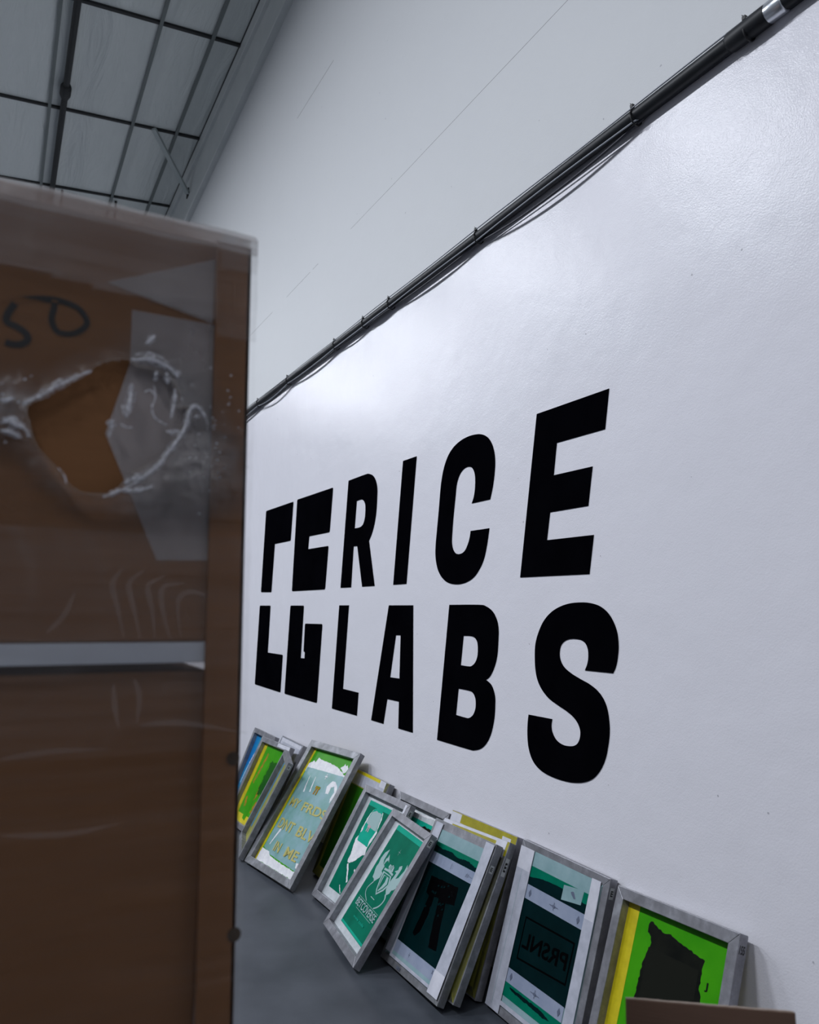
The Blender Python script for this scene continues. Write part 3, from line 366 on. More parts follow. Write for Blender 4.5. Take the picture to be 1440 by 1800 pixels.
# pipe along the wall with its cables and ties
PZ, PY = 3.306, WY + .0265
bm = bmesh.new(); tube(bm, [(x, PY, PZ + (.003 * math.sin(x * 1.3))) for x in [-1 + i * .25 for i in range(65)]], .0252, 18)
pipe = bm_obj('wall_pipe', bm, M['pipe'], smooth=True); tag(pipe, 'long black pipe running along the white wall above the lettering', 'pipe')
bm = bmesh.new(); tube(bm, [(1.36, PY, PZ + .003), (1.37, PY, PZ + .003), (1.50, PY, PZ + .003), (1.51, PY, PZ + .003)], lambda i: (.028, .0325, .0325, .028)[i], 18)
bm_obj('pipe_coupling', bm, M['pipe'], pipe, smooth=True)
bm = bmesh.new(); tube(bm, [(1.31, PY, PZ + .003), (1.315, PY, PZ + .003), (1.385, PY, PZ + .003), (1.39, PY, PZ + .003)], lambda i: (.028, .0305, .0305, .028)[i], 18)
bm_obj('foil_wrap', bm, M['foil'], pipe, smooth=True)
ties = [1.0, 1.436, 1.917, 2.962, 3.905, 4.267, 4.741, 5.712, 6.5, 8]
def cable(name, sags, r, m, y, ztop, label):
    pts = []
    for (xa, xb), s in zip(zip(ties, ties[1:]), sags):
        for i in range(12):
            t_ = i / 12
            if xb < 1.95: pts.append((xa + (xb - xa) * t_, WY + .006, ztop + .018)); continue
            pts.append((xa + (xb - xa) * t_, y + .01 * math.sin(t_ * math.pi), ztop - s * math.sin(t_ * math.pi) ** .8))
    b = bmesh.new(); tube(b, pts, r, 8); return tag(bm_obj(name, b, m, smooth=True), label, 'cable')
cable('sagging_cable', (.001, .002, .042, .022, .008, .016, .022, .04, .02), .006, M['cable'], PY - .004, PZ - .0285, 'dark grey cable sagging in loops under the wall pipe')
cable('pale_cable', (.001, .001, .002, .006, .008, .01, .02, .034, .02), .0032, M['white_cable'], PY + .012, PZ - .026, 'thin pale cable tied under the wall pipe')
bm = bmesh.new(); tube(bm, [(x, PY + .020, PZ + .024 + .002 * math.sin(x * 5)) for x in [i * .2 for i in range(40)]], .0028, 6)
tag(bm_obj('top_wire', bm, M['white_cable'], smooth=True), 'thin wire lying along the top of the wall pipe', 'wire')
for x, lab in ((1.436, 'black cable tie on the wall pipe beside the foil wrap'), (1.917, 'black cable tie with a knob on the wall pipe, second from the right'), (2.962, 'black cable tie on the wall pipe above the glossy glare'), (3.905, 'black cable tie at mid length of the far pipe'),
          (4.267, 'black cable tie with upright tail left of mid pipe'), (4.741, 'black cable tie on the pipe by small wall clips'), (5.712, 'black cable tie near the carton end of the pipe'), (6.5, 'black cable tie farthest along the wall pipe')):
    z = PZ + .003 * math.sin(x * 1.3)
    b = bmesh.new(); n = 20
    ring = [(x, PY + .0288 * math.cos(a_), z - .002 + (.0288 if math.sin(a_) > 0 else .038) * math.sin(a_)) for a_ in [k * 2 * math.pi / n for k in range(n + 1)]]
    tube(b, ring, .0032, 6); o = tag(bm_obj('cable_tie', b, M['tie'], smooth=True), lab, 'cable tie', 'black cable ties along the wall pipe')
    b = bmesh.new(); add_box(b, x - .006, x + .006, PY + .012, PY + .024, z + .024, z + .036); tube(b, [(x, PY + .018, z + .034), (x + .008, PY + .02, z + .045)], .0016, 5); bm_obj('tie_head', b, M['tie'], o)

# ================================================================ wall lettering
def expand(lp):
    """corner kinds: c sharp, f rounded, s on a smooth curve"""
    n = len(lp); P = [Vector(p[:2]) for p in lp]; K = [p[2] for p in lp]; out = []
    for i in range(n):
        k = K[i]; a, b, c, d = P[i - 1], P[i], P[(i + 1) % n], P[(i + 2) % n]
        if k == 'f':
            r = .016; e1 = (a - b); e2 = (c - b); r1 = min(r, e1.length * .4); r2 = min(r, e2.length * .4)
            p1 = b + e1.normalized() * r1; p2 = b + e2.normalized() * r2
            for j in range(6):
                t_ = j / 5; out.append(tuple(p1 * (1 - t_) ** 2 + b * 2 * t_ * (1 - t_) + p2 * t_ * t_))
            continue
        out.append(tuple(b))
        k2 = K[(i + 1) % n]
        if 's' in (k, k2) and 'f' not in (k, k2):
            a_ = a if k == 's' else b; d_ = d if k2 == 's' else c
            for j in range(1, 7):
                t_ = j / 7; out.append(tuple(.5 * ((2 * b) + (c - a_) * t_ + (2 * a_ - 5 * b + 4 * c - d_) * t_ * t_ + (3 * b - 3 * c + d_ - a_) * t_ ** 3)))
    return out
LET = dict(mark_bracket=('bracket_mark', 'black bracket shaped block, top left piece of the four-part logo mark', 'logo mark'),
           mark_comb=('comb_mark', 'black notched block, top right piece of the four-part logo mark', 'logo mark'),
           mark_boot=('boot_mark', 'black boot shaped block, lower left piece of the four-part logo mark', 'logo mark'),
           mark_hook=('hook_mark', 'black slotted block, lower right piece of the four-part logo mark', 'logo mark'),
           letter_r=('wall_letter', 'large black vinyl letter R in the upper row on the white wall', 'letter'),
           letter_i=('wall_letter', 'large black vinyl letter I in the upper row on the white wall', 'letter'),
           letter_c=('wall_letter', 'large black vinyl letter C in the upper row on the white wall', 'letter'),
           letter_e=('wall_letter', 'large black vinyl letter E ending the upper row, under the glossy glare', 'letter'),
           letter_l=('wall_letter', 'large black vinyl letter L starting the lower row beside the logo mark', 'letter'),
           letter_a=('wall_letter', 'large black vinyl letter A in the lower row on the white wall', 'letter'),
           letter_b=('wall_letter', 'large black vinyl letter B in the lower row on the white wall', 'letter'),
           letter_s=('wall_letter', 'large black vinyl letter S ending the lower row above the screens', 'letter'))
for k, (nm, lab, cat) in LET.items():
    me = flat([expand(lp) for lp in WALL_MARKS[k]], lambda u, v, d: Vector((u, WY + .0015 + d * .002, v)), 0)
    tag(link(nm, me, M['letter']), lab, cat, 'logo blocks on the wall' if 'mark' in k else 'letters on the wall')

# ================================================================ silk screens
T = .034
def pose(key, w_, h_):
    X, b, yaw, lean, roll = POSE[key]
    u = Vector((-math.cos(yaw), -math.sin(yaw), 0)); n = Vector((math.sin(yaw), -math.cos(yaw), 0)); z = Vector((0, 0, 1))
    v = z * math.cos(lean) + n * math.sin(lean); q = n * math.cos(lean) - z * math.sin(lean)
    u2 = u * math.cos(roll) + v * math.sin(roll); v2 = v * math.cos(roll) - u * math.sin(roll)
    O = Vector((X, WY + b, 0)); m = min((O + u2 * i * w_ + v2 * j * h_ + q * k * T).z for i in (0, 1) for j in (0, 1) for k in (0, 1)); O.z -= m
    return Matrix(((u2.x, q.x, v2.x, O.x), (u2.y, q.y, v2.y, O.y), (u2.z, q.z, v2.z, O.z), (0, 0, 0, 1)))
class Screen:
    def __init__(s, key, label, w_=.508, h_=.610, bar=.036, m='alu', group='aluminium printing screens leaning along the wall'):
        s.w, s.h, s.bar = w_, h_, bar; s.root = empty('printing_screen', pose(key, w_, h_), label, 'printing screen', group); s.layer = 0
        bm = bmesh.new(); e = .0004; b = bar
        def bar4(c):   # outer/inner corner quads, mitred
            hexa(bm, [(x, 0, z) for x, z in c] + [(x, T, z) for x, z in c])
        W, H = w_, h_
        bar4([(e, 0), (W - e, 0), (W - b - e, b), (b + e, b)]); bar4([(W - e, H), (e, H), (b + e, H - b), (W - b - e, H - b)])
        bar4([(0, H - e), (0, e), (b, b + e), (b, H - b - e)]); bar4([(W, e), (W, H - e), (W - b, H - b - e), (W - b, b + e)])
        s.frame = bm_obj('frame', bm, M[m], s.root, .0016, 2)
    def fabric(s, m, depth, inset=None):
        i = s.bar - .006 if inset is None else inset
        b = bmesh.new()
        n = 8
        add_box(b, i, s.w - i, depth, depth + .0008, i, s.h - i); s.fab = bm_obj('screen_mesh', b, M[m], s.root); s.d = depth; return s.fab
    def lay(s, name, m, loops, parent=None, rag=0, label=None, step=.008, lift=None):
        s.layer += 1; y = s.d - .00016 * s.layer if lift is None else s.d - lift
        if rag: loops = [ragged(l, rag, step, s.layer) for l in loops]
        me = flat(loops, lambda u, v, d: Vector((u, y - .00006 + d * .00012, v)), 0)
        o = link(name, me, M[m], parent or s.root)
        if label: o['label'] = label
        return o
    def rect(s, name, m, u0, u1, v0, v1, **k): return s.lay(name, m, [[(u0, v0), (u1, v0), (u1, v1), (u0, v1)]], **k)
    def text(s, body, m, u0, u1, v0, v1, bold=.02, mirror=False, tilt=0, name='lettering', parent=None, space=1.0):
        s.layer += 1; y = s.d - .00016 * s.layer
        me = text_mesh(body, u0, u1, v0, v1, lambda u, v, d: Vector((u, y - .00006 + d * .00012, v + (u - u0) * tilt)), bold, mirror, space)
        return link(name, me, M[m], parent or s.root)
    def side_label(s, v0, v1, m='sticker', txt=None):
        b = bmesh.new(); add_box(b, s.w - .0002, s.w + .0006, .008, .026, v0, v1); o = bm_obj('number_label', b, M[m], s.root)
        if txt is None:
            b = bmesh.new()
            for k in range(3): add_box(b, s.w + .0006, s.w + .0009, .011, .022, v0 + (v1 - v0) * (.25 + .2 * k), v0 + (v1 - v0) * (.36 + .2 * k))
            add_box(b, s.w + .0006, s.w + .0009, .011, .014, v0 + (v1 - v0) * .25, v0 + (v1 - v0) * .75); bm_obj('printed_mark', b, M['marker'], o)
        return o
R_ = lambda a, b, c, d: [(a, c), (b, c), (b, d), (a, d)]

# large screen with yellow words
s = Screen('A', 'largest tall screen with yellow words and smeared white paint, leaning beside the wrapped carton', .584, .787, .041, 'alu_dirty')
s.fabric('mesh_yellow', .031)
s.rect('emulsion', 'emul_green', .064, .546, .038, .750)
em = s.lay('white_smear', 'ink_white', [[(.066, .60), (.062, .650), (.106, .676), (.129, .668), (.139, .702), (.18, .694), (.223, .692), (.312, .688), (.387, .680), (.435, .665), (.500, .645), (.52, .62), (.52, .60)]], rag=.005)
s.lay('teal_stencil', 'teal_stencil', [[(.070, .629), (.52, .640), (.52, .085), (.17, .098), (.070, .12)]], rag=.002)
s.lay('white_smear', 'ink_white', [[(.417, .682), (.437, .700), (.445, .712), (.46, .700), (.475, .708), (.494, .69), (.489, .667), (.47, .655), (.44, .672)]], rag=.005)
s.lay('white_smear', 'ink_white', [[(.06, .112), (.151, .108), (.183, .092), (.30, .085), (.49, .081), (.52, .085), (.52, .042), (.06, .042)]], rag=.004)
s.lay('white_smear', 'ink_white', [[(.398, .517), (.378, .560), (.409, .598), (.445, .596), (.488, .568), (.503, .53), (.486, .475), (.470, .50), (.478, .54), (.45, .572), (.425, .560), (.430, .52)]], rag=.004)
s.lay('white_smear', 'ink_white', [stroke([(.150, .584), (.158, .53), (.172, .484)], lambda t_: .004 + .010 * t_)], rag=.002)
s.lay('white_smear', 'ink_white', [stroke([(.216, .588), (.222, .55), (.236, .496)], lambda t_: .004 + .010 * t_)], rag=.002)
s.lay('white_smear', 'ink_white', [stroke([(.118, .145), (.130, .19), (.150, .245)], lambda t_: .006 + .012 * t_)], rag=.002)
s.lay('white_smear', 'ink_white', [[(.485, .10), (.52, .10), (.52, .175), (.505, .16), (.50, .13), (.475, .125)]], rag=.003)
s.rect('white_smear', 'ink_white', .3205, .3265, .592, .626); s.rect('white_smear', 'ink_white', .308, .339, .606, .612)
pi_ = lambda u, v, a: [(u, v + a), (u + a, v + a), (u + a, v + .68 * a), (u + .85 * a, v + .68 * a), (u + .85 * a, v), (u + .60 * a, v), (u + .60 * a, v + .68 * a), (u + .42 * a, v + .68 * a), (u + .30 * a, v), (u + .08 * a, v), (u + .20 * a, v + .68 * a), (u, v + .68 * a)]
s.lay('pi_symbol', 'orange', [pi_(.272, .490, .052)])
s.text('MY', 'stencil_yellow', .092, .205, .382, .436, .020); s.text('FRDS', 'stencil_yellow', .245, .520, .382, .436, .020)
s.text('DNT', 'stencil_yellow', .096, .275, .246, .306, .020); s.text('BLV', 'stencil_yellow', .325, .520, .246, .306, .020)
s.text('IN', 'stencil_yellow', .180, .250, .124, .180, .020); s.text('ME', 'stencil_yellow', .315, .462, .124, .180, .020)

# green screen behind it
s = Screen('G', 'dark green screen with a yellow edge, half hidden behind the largest screen', m='alu_dirty')
s.fabric('mesh_olive', .0, .002); s.rect('emulsion', 'emul_dark_green', .06, .46, .055, .525)
s.rect('frame_tape', 'mesh_yellow', .004, .40, .592, .609); s.rect('frame_tape', 'tape_white', .02, .47, .530, .592); s.rect('frame_tape', 'tape_white2', .40, .47, .575, .609)
for k in range(6): s.lay('scribble', 'stencil_yellow', [stroke(smooth_line([(.30 + k * .012, .30), (.305 + k * .012, .325 + .01 * (k % 3)), (.312 + k * .012, .295)], 4), .003)])

# screen with a milky blob
s = Screen('C', 'screen with a milky white blob and drip over teal, left of the dragon crest screen', m='alu')
s.fabric('mesh_white', .031)
s.rect('emulsion', 'emul_teal', .075, .44, .080, .550); s.rect('emulsion_band', 'emul_teal_light', .077, .437, .524, .550)
bl = [(.145, .511), (.176, .521), (.250, .517), (.263, .493), (.270, .441), (.278, .410), (.262, .36), (.253, .334), (.265, .301), (.234, .286), (.201, .250), (.164, .229), (.139, .224), (.132, .241), (.133, .268), (.120, .308), (.108, .345), (.126, .370), (.119, .402), (.127, .448), (.128, .476)]
s.lay('white_smear', 'ink_white', [bl], rag=.006)
cx, cy = .195, .41
s.lay('teal_stencil', 'emul_teal_light', [[(cx + (u - cx) * .86, cy + (v - cy) * .86 + .02) for u, v in bl if v > .29]], rag=.003)
s.lay('white_smear', 'stencil_grey', [[(.150, .500), (.18, .512), (.245, .508), (.255, .47), (.262, .42), (.20, .425), (.135, .44), (.14, .47)]], rag=.004)
s.lay('white_smear', 'ink_white', [[(.140, .296), (.20, .288), (.255, .300), (.20, .252), (.164, .231), (.139, .226), (.134, .25)]], rag=.004)
s.lay('white_smear', 'ink_white', [stroke([(.150, .222), (.178, .195), (.20, .168), (.222, .145)], .012)], rag=.003)
s.lay('white_smear', 'ink_white', [stroke([(.235, .215), (.262, .20), (.27, .165)], .010)], rag=.003)
s.lay('white_smear', 'ink_white', [stroke([(.17, .115), (.21, .085)], .006)], rag=.003)
s.lay('pi_symbol', 'pink', [pi_(.165, .400, .034)])
s.rect('frame_tape', 'tape_white2', .462, .480, .560, .600, lift=.0315)
s.side_label(.55, .585)

# crest screen
s = Screen('B', 'screen with a pale dragon crest and the word BETCOVERSE on teal', m='alu')
s.fabric('mesh_white', .031)
em = s.rect('emulsion', 'emul_teal', .092, .425, .066, .560)
s.rect('emulsion_band', 'emul_teal_light', .094, .423, .536, .559); s.rect('emulsion_band', 'emul_teal_light', .094, .420, .068, .078)
crest = s.lay('crest', 'stencil_grey', [GRIFFIN['wing_l']]); cp = lambda m, l: s.lay('crest_piece', m, l, parent=crest)
cp('stencil_grey', [GRIFFIN['wing_r']])
cp('stencil_grey', [stroke(smooth_line(GRIFFIN['tail_l']), lambda t_: .007 - .004 * t_)]); cp('stencil_grey', [stroke(smooth_line(GRIFFIN['tail_r']), lambda t_: .010 - .004 * t_)])
cp('stencil_grey', [GRIFFIN['shield']]); cp('emul_teal', [GRIFFIN['shield_in']])
si = GRIFFIN['shield_in']; cu_, cv_ = sum(p[0] for p in si) / len(si), sum(p[1] for p in si) / len(si)
cp('stencil_grey', [[(cu_ + (u - cu_) * .80, cv_ + (v - cv_) * .84) for u, v in si]]); cp('emul_teal', [[(cu_ + (u - cu_) * .38 - .008, cv_ + (v - cv_) * .80) for u, v in si]])
cp('stencil_grey', [stroke([(GRIFFIN['banner'][0][0] - .006, GRIFFIN['banner'][0][1] + .004), ((GRIFFIN['banner'][0][0] + GRIFFIN['banner'][1][0]) / 2, GRIFFIN['banner'][0][1] + .010), (GRIFFIN['banner'][1][0] + .006, GRIFFIN['banner'][1][1] + .002)], .010)])
cp('stencil_grey', [GRIFFIN['crown']])
cr = GRIFFIN['crown']; cu_, cv_ = sum(p[0] for p in cr) / len(cr), sum(p[1] for p in cr) / len(cr)
for k in (-1, 0, 1): cp('emul_teal', [stroke([(cu_ + k * .012, cv_ - .012), (cu_ + k * .012, cv_ + .010)], .004)])
cx, cy = GRIFFIN['cross'][0]; cp('stencil_grey', [stroke([(cx - .012, cy), (cx + .012, cy)], .0015)]); cp('stencil_grey', [stroke([(cx, cy - .014), (cx, cy + .014)], .0015)])
cp('stencil_grey', [stroke([(.242, .238), (.292, .238)], .003)])
s.text('BETCOVERSE', 'stencil_grey', .135, .398, .166, .200, .012)
s.rect('lettering_rule', 'stencil_grey', .132, .402, .205, .2065); s.rect('lettering_rule', 'stencil_grey', .165, .375, .158, .1595)
s.text('www', 'emul_teal_light', .19, .26, .122, .130, .01); s.text('code', 'emul_teal_light', .27, .335, .122, .134, .01)
s.side_label(.555, .59)

# teal screen behind, with black blob
s = Screen('J', 'screen with black ink patch and torn white edge, against the wall behind the crest screen', m='alu')
s.fabric('mesh_white', .031); s.rect('emulsion', 'emul_teal', .05, .46, .045, .525); s.rect('emulsion_band', 'emul_teal_light', .05, .46, .495, .525)
s.lay('ink_patch', 'ink_black', [[(.26, .50), (.30, .51), (.37, .505), (.385, .46), (.38, .40), (.27, .40), (.24, .45)]], rag=.006)
s.lay('torn_paper', 'ink_white', [[(.04, .560), (.12, .556), (.20, .540), (.30, .548), (.40, .556), (.47, .555), (.47, .562), (.30, .557), (.20, .550), (.12, .565), (.04, .572)]], rag=.003)
s.rect('frame_tape', 'tape_white', .0, .05, .0, .06, lift=.0315)

# two yellow-taped screens
s = Screen('K1', 'rear of two screens topped with yellow tape, touching the wall', m='alu')
s.fabric('mesh_olive', .0, .006); s.rect('frame_tape', 'tape_yellow', .0, .505, .553, .609); s.rect('frame_tape', 'tape_white2', .0, .50, .548, .570); s.rect('frame_tape', 'tape_white2', .0, .085, .555, .606); s.rect('frame_tape', 'tape_white2', .41, .47, .54, .592)
s = Screen('K2', 'front of two screens topped with yellow tape, behind the dark pi film', m='alu_dirty')
s.fabric('mesh_olive', .0, .006); s.rect('frame_tape', 'tape_yellow', .0, .505, .553, .609); s.rect('frame_tape', 'tape_white2', .0, .075, .54, .609); s.rect('frame_tape', 'tape_white2', .0, .49, .598, .609); s.rect('frame_tape', 'tape_white', .0, .49, .545, .560); s.rect('frame_tape', 'tape_white2', .42, .49, .555, .600)
s.side_label(.48, .55)

# screen with the dark pi film
s = Screen('D', 'screen with a dark film showing a black pi sign, taped in white', m='alu_dirty')
s.fabric('film_pale', .0, .026); s.rect('frame_strip', 'alu', .072, .436, .575, .606)
s.rect('film_sheet', 'film_pale', .085, .437, .522, .575); s.rect('emulsion', 'emul_teal', .088, .437, .479, .522)
s.lay('ink_patch', 'film_dark', [[(.088, .480), (.088, .508), (.15, .502), (.22, .508), (.28, .497), (.36, .505), (.42, .494), (.437, .495), (.437, .479)]], rag=.003)
s.rect('film_margin', 'film_grey', .083, .442, .432, .479)
s.text('|:', 'film_mark', .26, .275, .445, .468, .0); s.text('#~', 'film_mark', .38, .43, .445, .462, .01)
fd = s.rect('film_positive', 'film_dark', .080, .442, .100, .432)
camo = [(.145, .386), (.25, .392), (.367, .397), (.384, .330), (.322, .322), (.345, .24), (.380, .152), (.318, .146), (.285, .24), (.262, .322), (.226, .320), (.232, .25), (.222, .175), (.195, .150), (.172, .156), (.182, .230), (.185, .312), (.155, .318)]
s.lay('pi_symbol', 'film_black', [camo], parent=fd, rag=.003)
for i in range(26):
    a = random.uniform(.155, .37); c_ = random.uniform(.25, .385)
    if c_ < .325 and not (.185 < a < .226 or .268 < a < .335): continue
    s.lay('camo_spot', 'film_dark', [[(a, c_), (a + .013, c_ + .003), (a + .010, c_ + .010), (a + .002, c_ + .008)]], parent=fd, rag=.004, step=.004)
s.rect('film_margin', 'film_grey', .075, .43, .045, .100); s.rect('film_sheet', 'film_pale', .075, .42, .040, .056)
s.text('+', 'film_mark', .21, .222, .07, .088, .0); s.text('x', 'film_mark', .405, .418, .078, .092, .02)
s.rect('frame_tape', 'tape_white', .026, .088, .040, .598); s.rect('tape_fold', 'film_pale', .070, .0735, .06, .52)
s.lay('frame_tape', 'tape_white', [[(.439, .604), (.502, .603), (.500, .065), (.491, .024), (.421, .018), (.424, .100), (.444, .43)]]); s.rect('frame_tape', 'tape_white2', .421, .50, .018, .10)
s.rect('frame_tape', 'tape_white', .075, .42, .030, .042)
s.text('==', 'film_mark', .16, .19, .008, .018, .02)
s.side_label(.50, .53)

# screen with mirrored PRSNL film
s = Screen('E', 'white-taped screen with a dark film reading PRSNL in mirror writing', m='alu')
s.fabric('film_pale', .0, .030); s.rect('film_sheet', 'film_pale', .088, .426, .530, .585)
s.rect('emulsion', 'emul_teal', .090, .426, .464, .532)
s.lay('ink_patch', 'film_dark', [[(.090, .464), (.089, .492), (.11, .494), (.131, .499), (.17, .505), (.218, .507), (.284, .509), (.33, .497), (.42, .497), (.426, .464)]], rag=.002)
s.lay('paper_label', 'film_pale', [[(.288, .523), (.396, .536), (.392, .486), (.288, .472)]]); s.lay('label_mark', 'film_mark', [ragged([(.33, .512), (.345, .516), (.362, .498), (.350, .494)], .004, .004)])
s.rect('film_margin', 'film_grey', .088, .427, .413, .465)
fd = s.rect('film_positive', 'film_dark', .086, .420, .164, .414)
s.rect('film_margin', 'film_grey', .084, .416, .117, .165)
s.rect('emulsion', 'emul_teal', .080, .416, .070, .117)
s.lay('ink_patch', 'film_dark', [[(.12, .108), (.30, .108), (.36, .098), (.33, .092), (.20, .096), (.12, .101)]], rag=.004)
s.lay('print_border', 'film_black', [[(.121, .358), (.404, .366), (.401, .226), (.121, .208)], [(.1265, .352), (.398, .3595), (.3955, .232), (.1265, .2145)]], parent=fd)
s.text('PRSNL', 'film_black', .134, .385, .252, .308, .020, mirror=True, tilt=.055, parent=fd)
for u_ in (.115, .395):
    s.lay('register_mark', 'film_mark', [[(u_, .424), (u_ + .008, .438), (u_, .452), (u_ - .008, .438)]]); s.lay('register_mark', 'film_mark', [[(u_, .127), (u_ + .008, .141), (u_, .155), (u_ - .008, .141)]])
for v_ in (.438, .141):
    s.lay('register_mark', 'film_mark', [stroke([(.235, v_), (.285, v_)], .002)]); s.lay('register_mark', 'film_mark', [stroke([(.26, v_ - .014), (.26, v_ + .014)], .002)]); s.lay('register_mark', 'film_mark', [R_(.253, .267, v_ - .004, v_ + .004)])
s.rect('frame_tape', 'tape_white', .003, .090, .004, .585); s.rect('tape_fold', 'film_pale', .040, .0415, .02, .55); s.rect('frame_tape', 'tape_white2', .003, .089, .505, .586)
s.lay('frame_tape', 'tape_white', [[(.424, .588), (.470, .589), (.474, .50), (.474, .035), (.424, .035)]]); s.rect('frame_tape', 'tape_white2', .424, .470, .455, .588)
s.rect('frame_tape', 'tape_white', .088, .424, .035, .050)
s.side_label(.545, .582)

# bright green screen with number 155
s = Screen('F2', 'bright green screen with a ragged black ink patch, number 155 on its frame edge', m='alu')
s.frame.data.materials[0] = M['alu']
s.fabric('mesh_yellow', .031)
s.rect('emulsion', 'emul_green', .088, .470, .042, .572)
bk = [(.144, .543), (.165, .540), (.201, .529), (.252, .527), (.279, .518), (.341, .508), (.378, .500), (.372, .477), (.376, .447), (.374, .422), (.386, .398), (.386, .10), (.137, .10), (.137, .319), (.141, .373), (.143, .422), (.162, .481), (.159, .502), (.140, .510), (.141, .531)]
s.lay('ink_patch', 'ink_black', [bk], rag=.006)
s.rect('ink_film', 'ink_film', .155, .362, .12, .47)
s.lay('frame_tape', 'mesh_yellow', [[(.046, .568), (.088, .566), (.088, .045), (.046, .045)]])
s.text('J', 'ink_black', .392, .404, .425, .450, .02)
me = text_mesh('155', .006, .027, .557, .580, lambda u, v, d: Vector((s.w + .0002 + d * .0004, u, v)), .02)
link('frame_number', me, M['marker'], s.root)
for v_ in (.57, .585): pass

# the far screens by the carton
s = Screen('white', 'screen wrapped in white tape, flat to the wall left of the largest screen', m='alu')
s.fabric('tape_white', .0, .004); s.rect('frame_tape', 'tape_white2', .02, .48, .575, .600); s.rect('frame_tape', 'tape_white2', .02, .07, .03, .59)
s = Screen('blue', 'screen with a blue emulsion, partly hidden by the wrapped carton', m='alu')
s.fabric('emul_blue', .031); s.lay('white_smear', 'ink_white', [stroke(smooth_line([(.07, .20), (.10, .35), (.15, .47), (.22, .55)]), .008)], rag=.003)
s = Screen('grn2', 'screen with yellow edge and green emulsion stained orange, in front of the blue one', m='alu')
s.fabric('mesh_yellow', .031); s.rect('emulsion', 'emul_green', .088, .47, .09, .572)
for q_ in ([(.16, .52), (.14, .40), (.12, .30)], [(.22, .30), (.25, .24), (.21, .18)], [(.34, .35), (.38, .30)], [(.12, .2), (.15, .14)], [(.30, .2), (.28, .12)]):
    s.lay('ink_stain', 'orange', [stroke(smooth_line(q_), .028)], rag=.012)
s.rect('ink_stain', 'emul_dark_green', .25, .43, .25, .48, rag=.02); s.rect('ink_stain', 'emul_green', .19, .24, .06, .5, rag=.01)
s.rect('frame_tape', 'mesh_yellow', .052, .080, .05, .565)
s.rect('frame_tape', 'tape_white2', .30, .50, .582, .606, lift=.0315)
s = Screen('side', 'turned screen seen nearly edge-on between the green stained and largest screens', m='alu_dirty')
s.fabric('mesh_olive', .031); s.rect('emulsion', 'emul_blue', .06, .11, .1, .56); s.side_label(.57, .595)

# ================================================================ wrapped pallet stack
BX = 1.05
st = empty('wrapped_pallet_stack', Matrix.Translation((BX + .45, .26, 0)), 'brown cartons wrapped in torn stretch film on a pallet, filling the left foreground', 'carton stack')
inv = st.matrix_world.inverted()
def sbox(name, x0, x1, y0, y1, z0, z1, m, parent=None, bevel=.004):
    b = bmesh.new(); add_box(b, x0 - BX - .45, x1 - BX - .45, y0 - .26, y1 - .26, z0, z1); return bm_obj(name, b, m, parent or st, bevel)
def face_pts(me_name, loops, m, x, parent=None, th=.0006):
    me = flat(loops, lambda u, v, d: Vector((x - BX - .45 + d * th, u - .26, v)), 0); return link(me_name, me, m, parent or st)
YR = -.262
sbox('carton', BX, BX + .9, YR, .80, 1.4585, 2.022, M['card'])
low = sbox('carton', BX + .012, BX + .9, YR, .80, .85, 1.420, M['card']); sbox('carton', BX, BX + .9, YR, .80, .14, .845, M['card'])
sbox('slip_sheet', BX - .004, BX + .9, YR, .80, 1.4315, 1.4578, M['sheet'], bevel=.001)
# corner protector: an L of thick board
b = bmesh.new(); o_ = Vector((BX + .45, .26, 0))
add_box(b, -.45 - .012, -.45 - .004, -.2905 - .26, -.2415 - .26, .14, 2.019); add_box(b, -.45 - .012, -.45 + .05, -.2905 - .26, -.2845 - .26, .14, 2.019)
cpz = bm_obj('corner_protector', b, M['card'], st, .001); cpz['label'] = 'smooth brown board corner strip'
# the protector leans out slightly towards its foot
for v in cpz.data.vertices: v.co.y -= (2.019 - v.co.z) * .0155 if v.co.z < 1 else 0
for y_, z_ in STACK['rivet']:
    b = bmesh.new(); tube(b, [(-.45 - .0135, y_ + .006 - .26, z_), (-.45 - .0125, y_ + .006 - .26, z_)], .009, 16); bm_obj('dark_punch_mark', b, M['card_dark'], cpz)
mk = face_pts('handwriting', [stroke(smooth_line(STACK['nine']), .0075)], M['marker'], BX - .0008)
mk2 = face_pts('handwriting', [stroke(smooth_line(STACK['five']), .0085)], M['marker'], BX - .0008)
face_pts('parcel_tape', [STACK['tape']], M['clear_tape'], BX - .0016)['label'] = 'grey translucent parcel tape with slanted cut'
face_pts('parcel_tape', [[(-.2415, 1.995), (-.2415, 1.90), (-.10, 1.93)]], M['clear_tape'], BX - .0016)
b = bmesh.new(); add_box(b, -.45 - .0012, -.45 - .0002, -.2595 - .26, -.2335 - .26, 1.50, 1.92)
# pallet
for k in range(5): sbox('pallet_board', BX + .02 + k * .19, BX + .12 + k * .19, YR, .80, .115, .138, M['wood'], bevel=.002)
for k in range(3): sbox('pallet_runner', BX + .02, BX + .88, YR + .0 + k * .49, YR + .06 + k * .49, 0, .115, M['wood'], bevel=.002)
